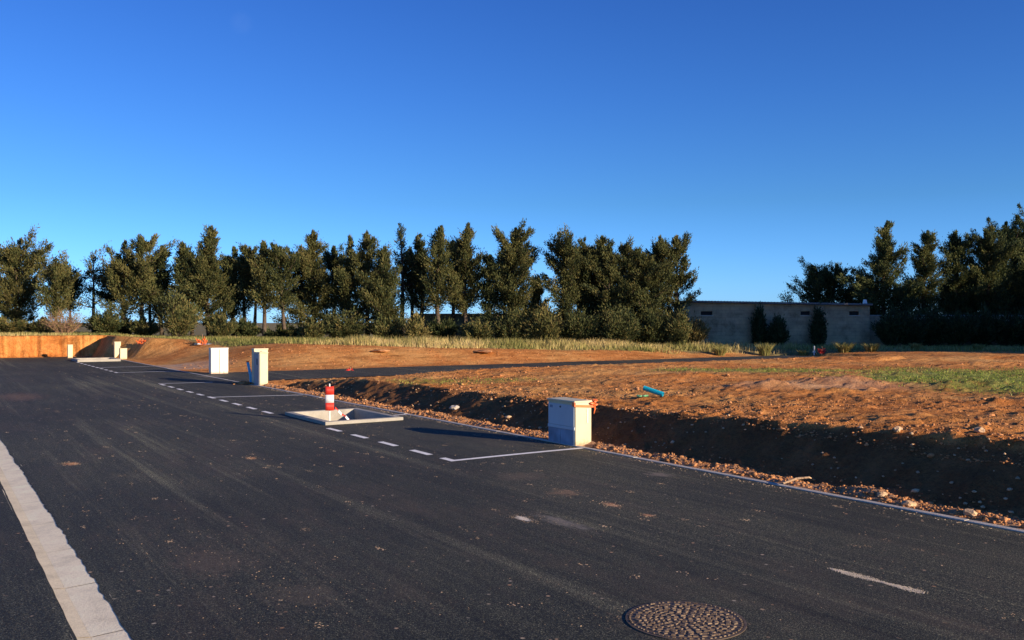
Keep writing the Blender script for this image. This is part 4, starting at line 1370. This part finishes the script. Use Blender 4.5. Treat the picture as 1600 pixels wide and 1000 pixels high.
for k, (px, wd_) in enumerate([(1186, .5), (1279, .5)]):
    p = at(px, 49.55); p.z = .1
    make_shrub("ivy", p, wd_, 2.3, ["dark ivy climbing the shed pillar left of the wall bush", "dark ivy climbing the shed pillar between the two right slot windows"][k],
               "plants against the shed", 250 + k, mat='ivy', tint=.2, n=46, cat="ivy")

# ------------------------------------------------------------------ grass: uncountable
def blades(name, X, Y, H_, Wb, mat, tint, label, lean=.35, seed=1, cat="grass"):
    rng = np.random.default_rng(seed)
    n = len(X)
    T_, U_ = TU(X, Y)
    Z_ = terrain(T_, U_)
    a = rng.uniform(0, np.pi, n)
    dx, dy = np.cos(a) * Wb / 2, np.sin(a) * Wb / 2
    lx, ly = rng.normal(0, lean, n) * H_, rng.normal(0, lean, n) * H_
    P = np.stack([X, Y, Z_ - .03], 1)
    v0 = P + np.stack([-dx, -dy, 0 * X], 1); v1 = P + np.stack([dx, dy, 0 * X], 1)
    m = P + np.stack([lx * .4, ly * .4, H_ * .6], 1)
    v2 = m + np.stack([dx * .7, dy * .7, 0 * X], 1); v3 = m - np.stack([dx * .7, dy * .7, 0 * X], 1)
    tip = P + np.stack([lx, ly, H_], 1)
    V = np.stack([v0, v1, v2, v3, tip, tip + .002], 1).reshape(-1, 3)
    b = np.arange(n)[:, None] * 6
    Fq = np.concatenate([b + np.array([[0, 1, 2, 3]]), b + np.array([[3, 2, 4, 5]])], 0)
    o = np_mesh(name, V, Fq, mat, tint=np.repeat(np.clip(tint, 0, 1), 6))
    return tag(o, label, cat, None, 'stuff')

rng = np.random.default_rng(77)
n = 230000
Yg = rng.uniform(33, 48.5, n); Xg = rng.uniform(-.60, .60, n) * Yg
Tg, Ug = TU(Xg, Yg)
gs = grass_start(Tg) + .9 * fbm(Tg * .5, Ug * .5, 95, 3)
dn = .55 + .6 * fbm(Xg * .7, Yg * .7, 111, 3)
keep = (Ug > gs) & (rng.random(n) < dn) & ~((Tg < 7.7) & (Ug < 46.2))
front = Ug - gs
keep &= rng.random(n) < np.where(Xg > 10.5, .30, 1)
Xg, Yg, Tg, Ug, front = Xg[keep], Yg[keep], Tg[keep], Ug[keep], front[keep]
hh = np.interp(Xg, [-24, -14, -9, -6, 9, 12, 28], [.14, .16, .24, .36, .38, .28, .14]) * (.45 + 1.0 * (vnoise(Xg * .8, Yg * .8, 121))) * rng.uniform(.5, 1.2, len(Xg))
hh *= np.clip(.45 + front * .6, .4, 1)
tn = .43 + .65 * fbm(Xg * .5, Yg * .5, 131, 3) + rng.normal(0, .16, len(Xg)) - .25 * (Xg < -8)
blades("dry_grass", Xg, Yg, hh, np.full(len(Xg), .028), M['straw'], tn, "strip of tall straw coloured grass before the trees", .22, 5)

n = 150000
Xg = rng.uniform(-4, 20, n); Yg = rng.uniform(12, 26, n)
Tg, Ug = TU(Xg, Yg)
g_ = green_mask(Xg, Yg, Tg, Ug)
keep = rng.random(n) < g_ * (.30 + .9 * np.clip(fbm(Xg * 1.5, Yg * 1.5, 141, 3) + .1, 0, 1))
Xg, Yg = Xg[keep], Yg[keep]
blades("green_weeds", Xg, Yg, rng.uniform(.025, .085, len(Xg)), np.full(len(Xg), .018), M['grass'], .45 + rng.normal(0, .22, len(Xg)), "low green weeds spreading over the plot at the right", .5, 6)

for i, (px, dep, wpx, ty, lab) in enumerate(HEDGE):
    p = at(px, dep); p.z = gz(p.x, p.y) - .03
    make_shrub("hedge_bush", p, PXM(wpx, dep) * 1.15, EYE + (HOR - ty + 12) / F * dep - p.z, lab, "dark hedge right of the shed", 300 + i, mat='ivy', tint=.3, n=60, leaf=.12, nl=40, cat="hedge")

# separate tall tufts
def tuft(px, dep, r_, h, label, seed, mat='straw', tint=.25, n=420):
    rng = np.random.default_rng(seed)
    c = at(px, dep)
    a = rng.uniform(0, 6.28, n); rr_ = r_ * .45 * np.sqrt(rng.random(n))
    X = rr_ * np.cos(a); Y = rr_ * np.sin(a)
    H_ = h * rng.uniform(.5, 1.1, n)
    lx = X / (r_ * .45) * r_ * .8 * H_ / h + rng.normal(0, .05, n); ly = Y / (r_ * .45) * r_ * .8 * H_ / h + rng.normal(0, .05, n)
    a = rng.uniform(0, np.pi, n); dx, dy = np.cos(a) * .012, np.sin(a) * .012
    P = np.stack([X, Y, 0 * X - .03], 1); mm_ = P + np.stack([lx * .35, ly * .35, H_ * .6], 1); tip = P + np.stack([lx, ly, H_], 1)
    dd = np.stack([dx, dy, 0 * X], 1)
    V = np.stack([P - dd, P + dd, mm_ + dd, mm_ - dd, tip, tip + .002], 1).reshape(-1, 3)
    b = np.arange(n)[:, None] * 6
    Fq = np.concatenate([b + np.array([[0, 1, 2, 3]]), b + np.array([[3, 2, 4, 5]])], 0)
    o = np_mesh("grass_tuft", V, Fq, M[mat], tint=np.repeat(np.clip(tint + rng.normal(0, .15, n), 0, 1), 6))
    o.location = (c.x, c.y, gz(c.x, c.y))
    return tag(o, label, "grass tuft", "grass tufts in front of the shed and wall")
tuft(1125, 41.5, .4, .42, "yellow green tuft in front of the left end of the shed", 1)
tuft(1195, 42.5, .45, .62, "tall tuft before the bush on the shed wall", 2)
tuft(1255, 42.5, .25, .35, "thin tuft just left of the white stake before the shed", 3)
tuft(1319, 41.5, .5, .52, "thick tuft right of the red netting before the shed", 4)
tuft(1361, 41.0, .42, .44, "tuft in front of the right end of the shed", 5)
tuft(1430, 41.5, .3, .40, "tuft alone before the dark wall right of the shed", 6)
tuft(1528, 41.5, .3, .32, "faint tuft in the shade near the right edge of the photo", 7)
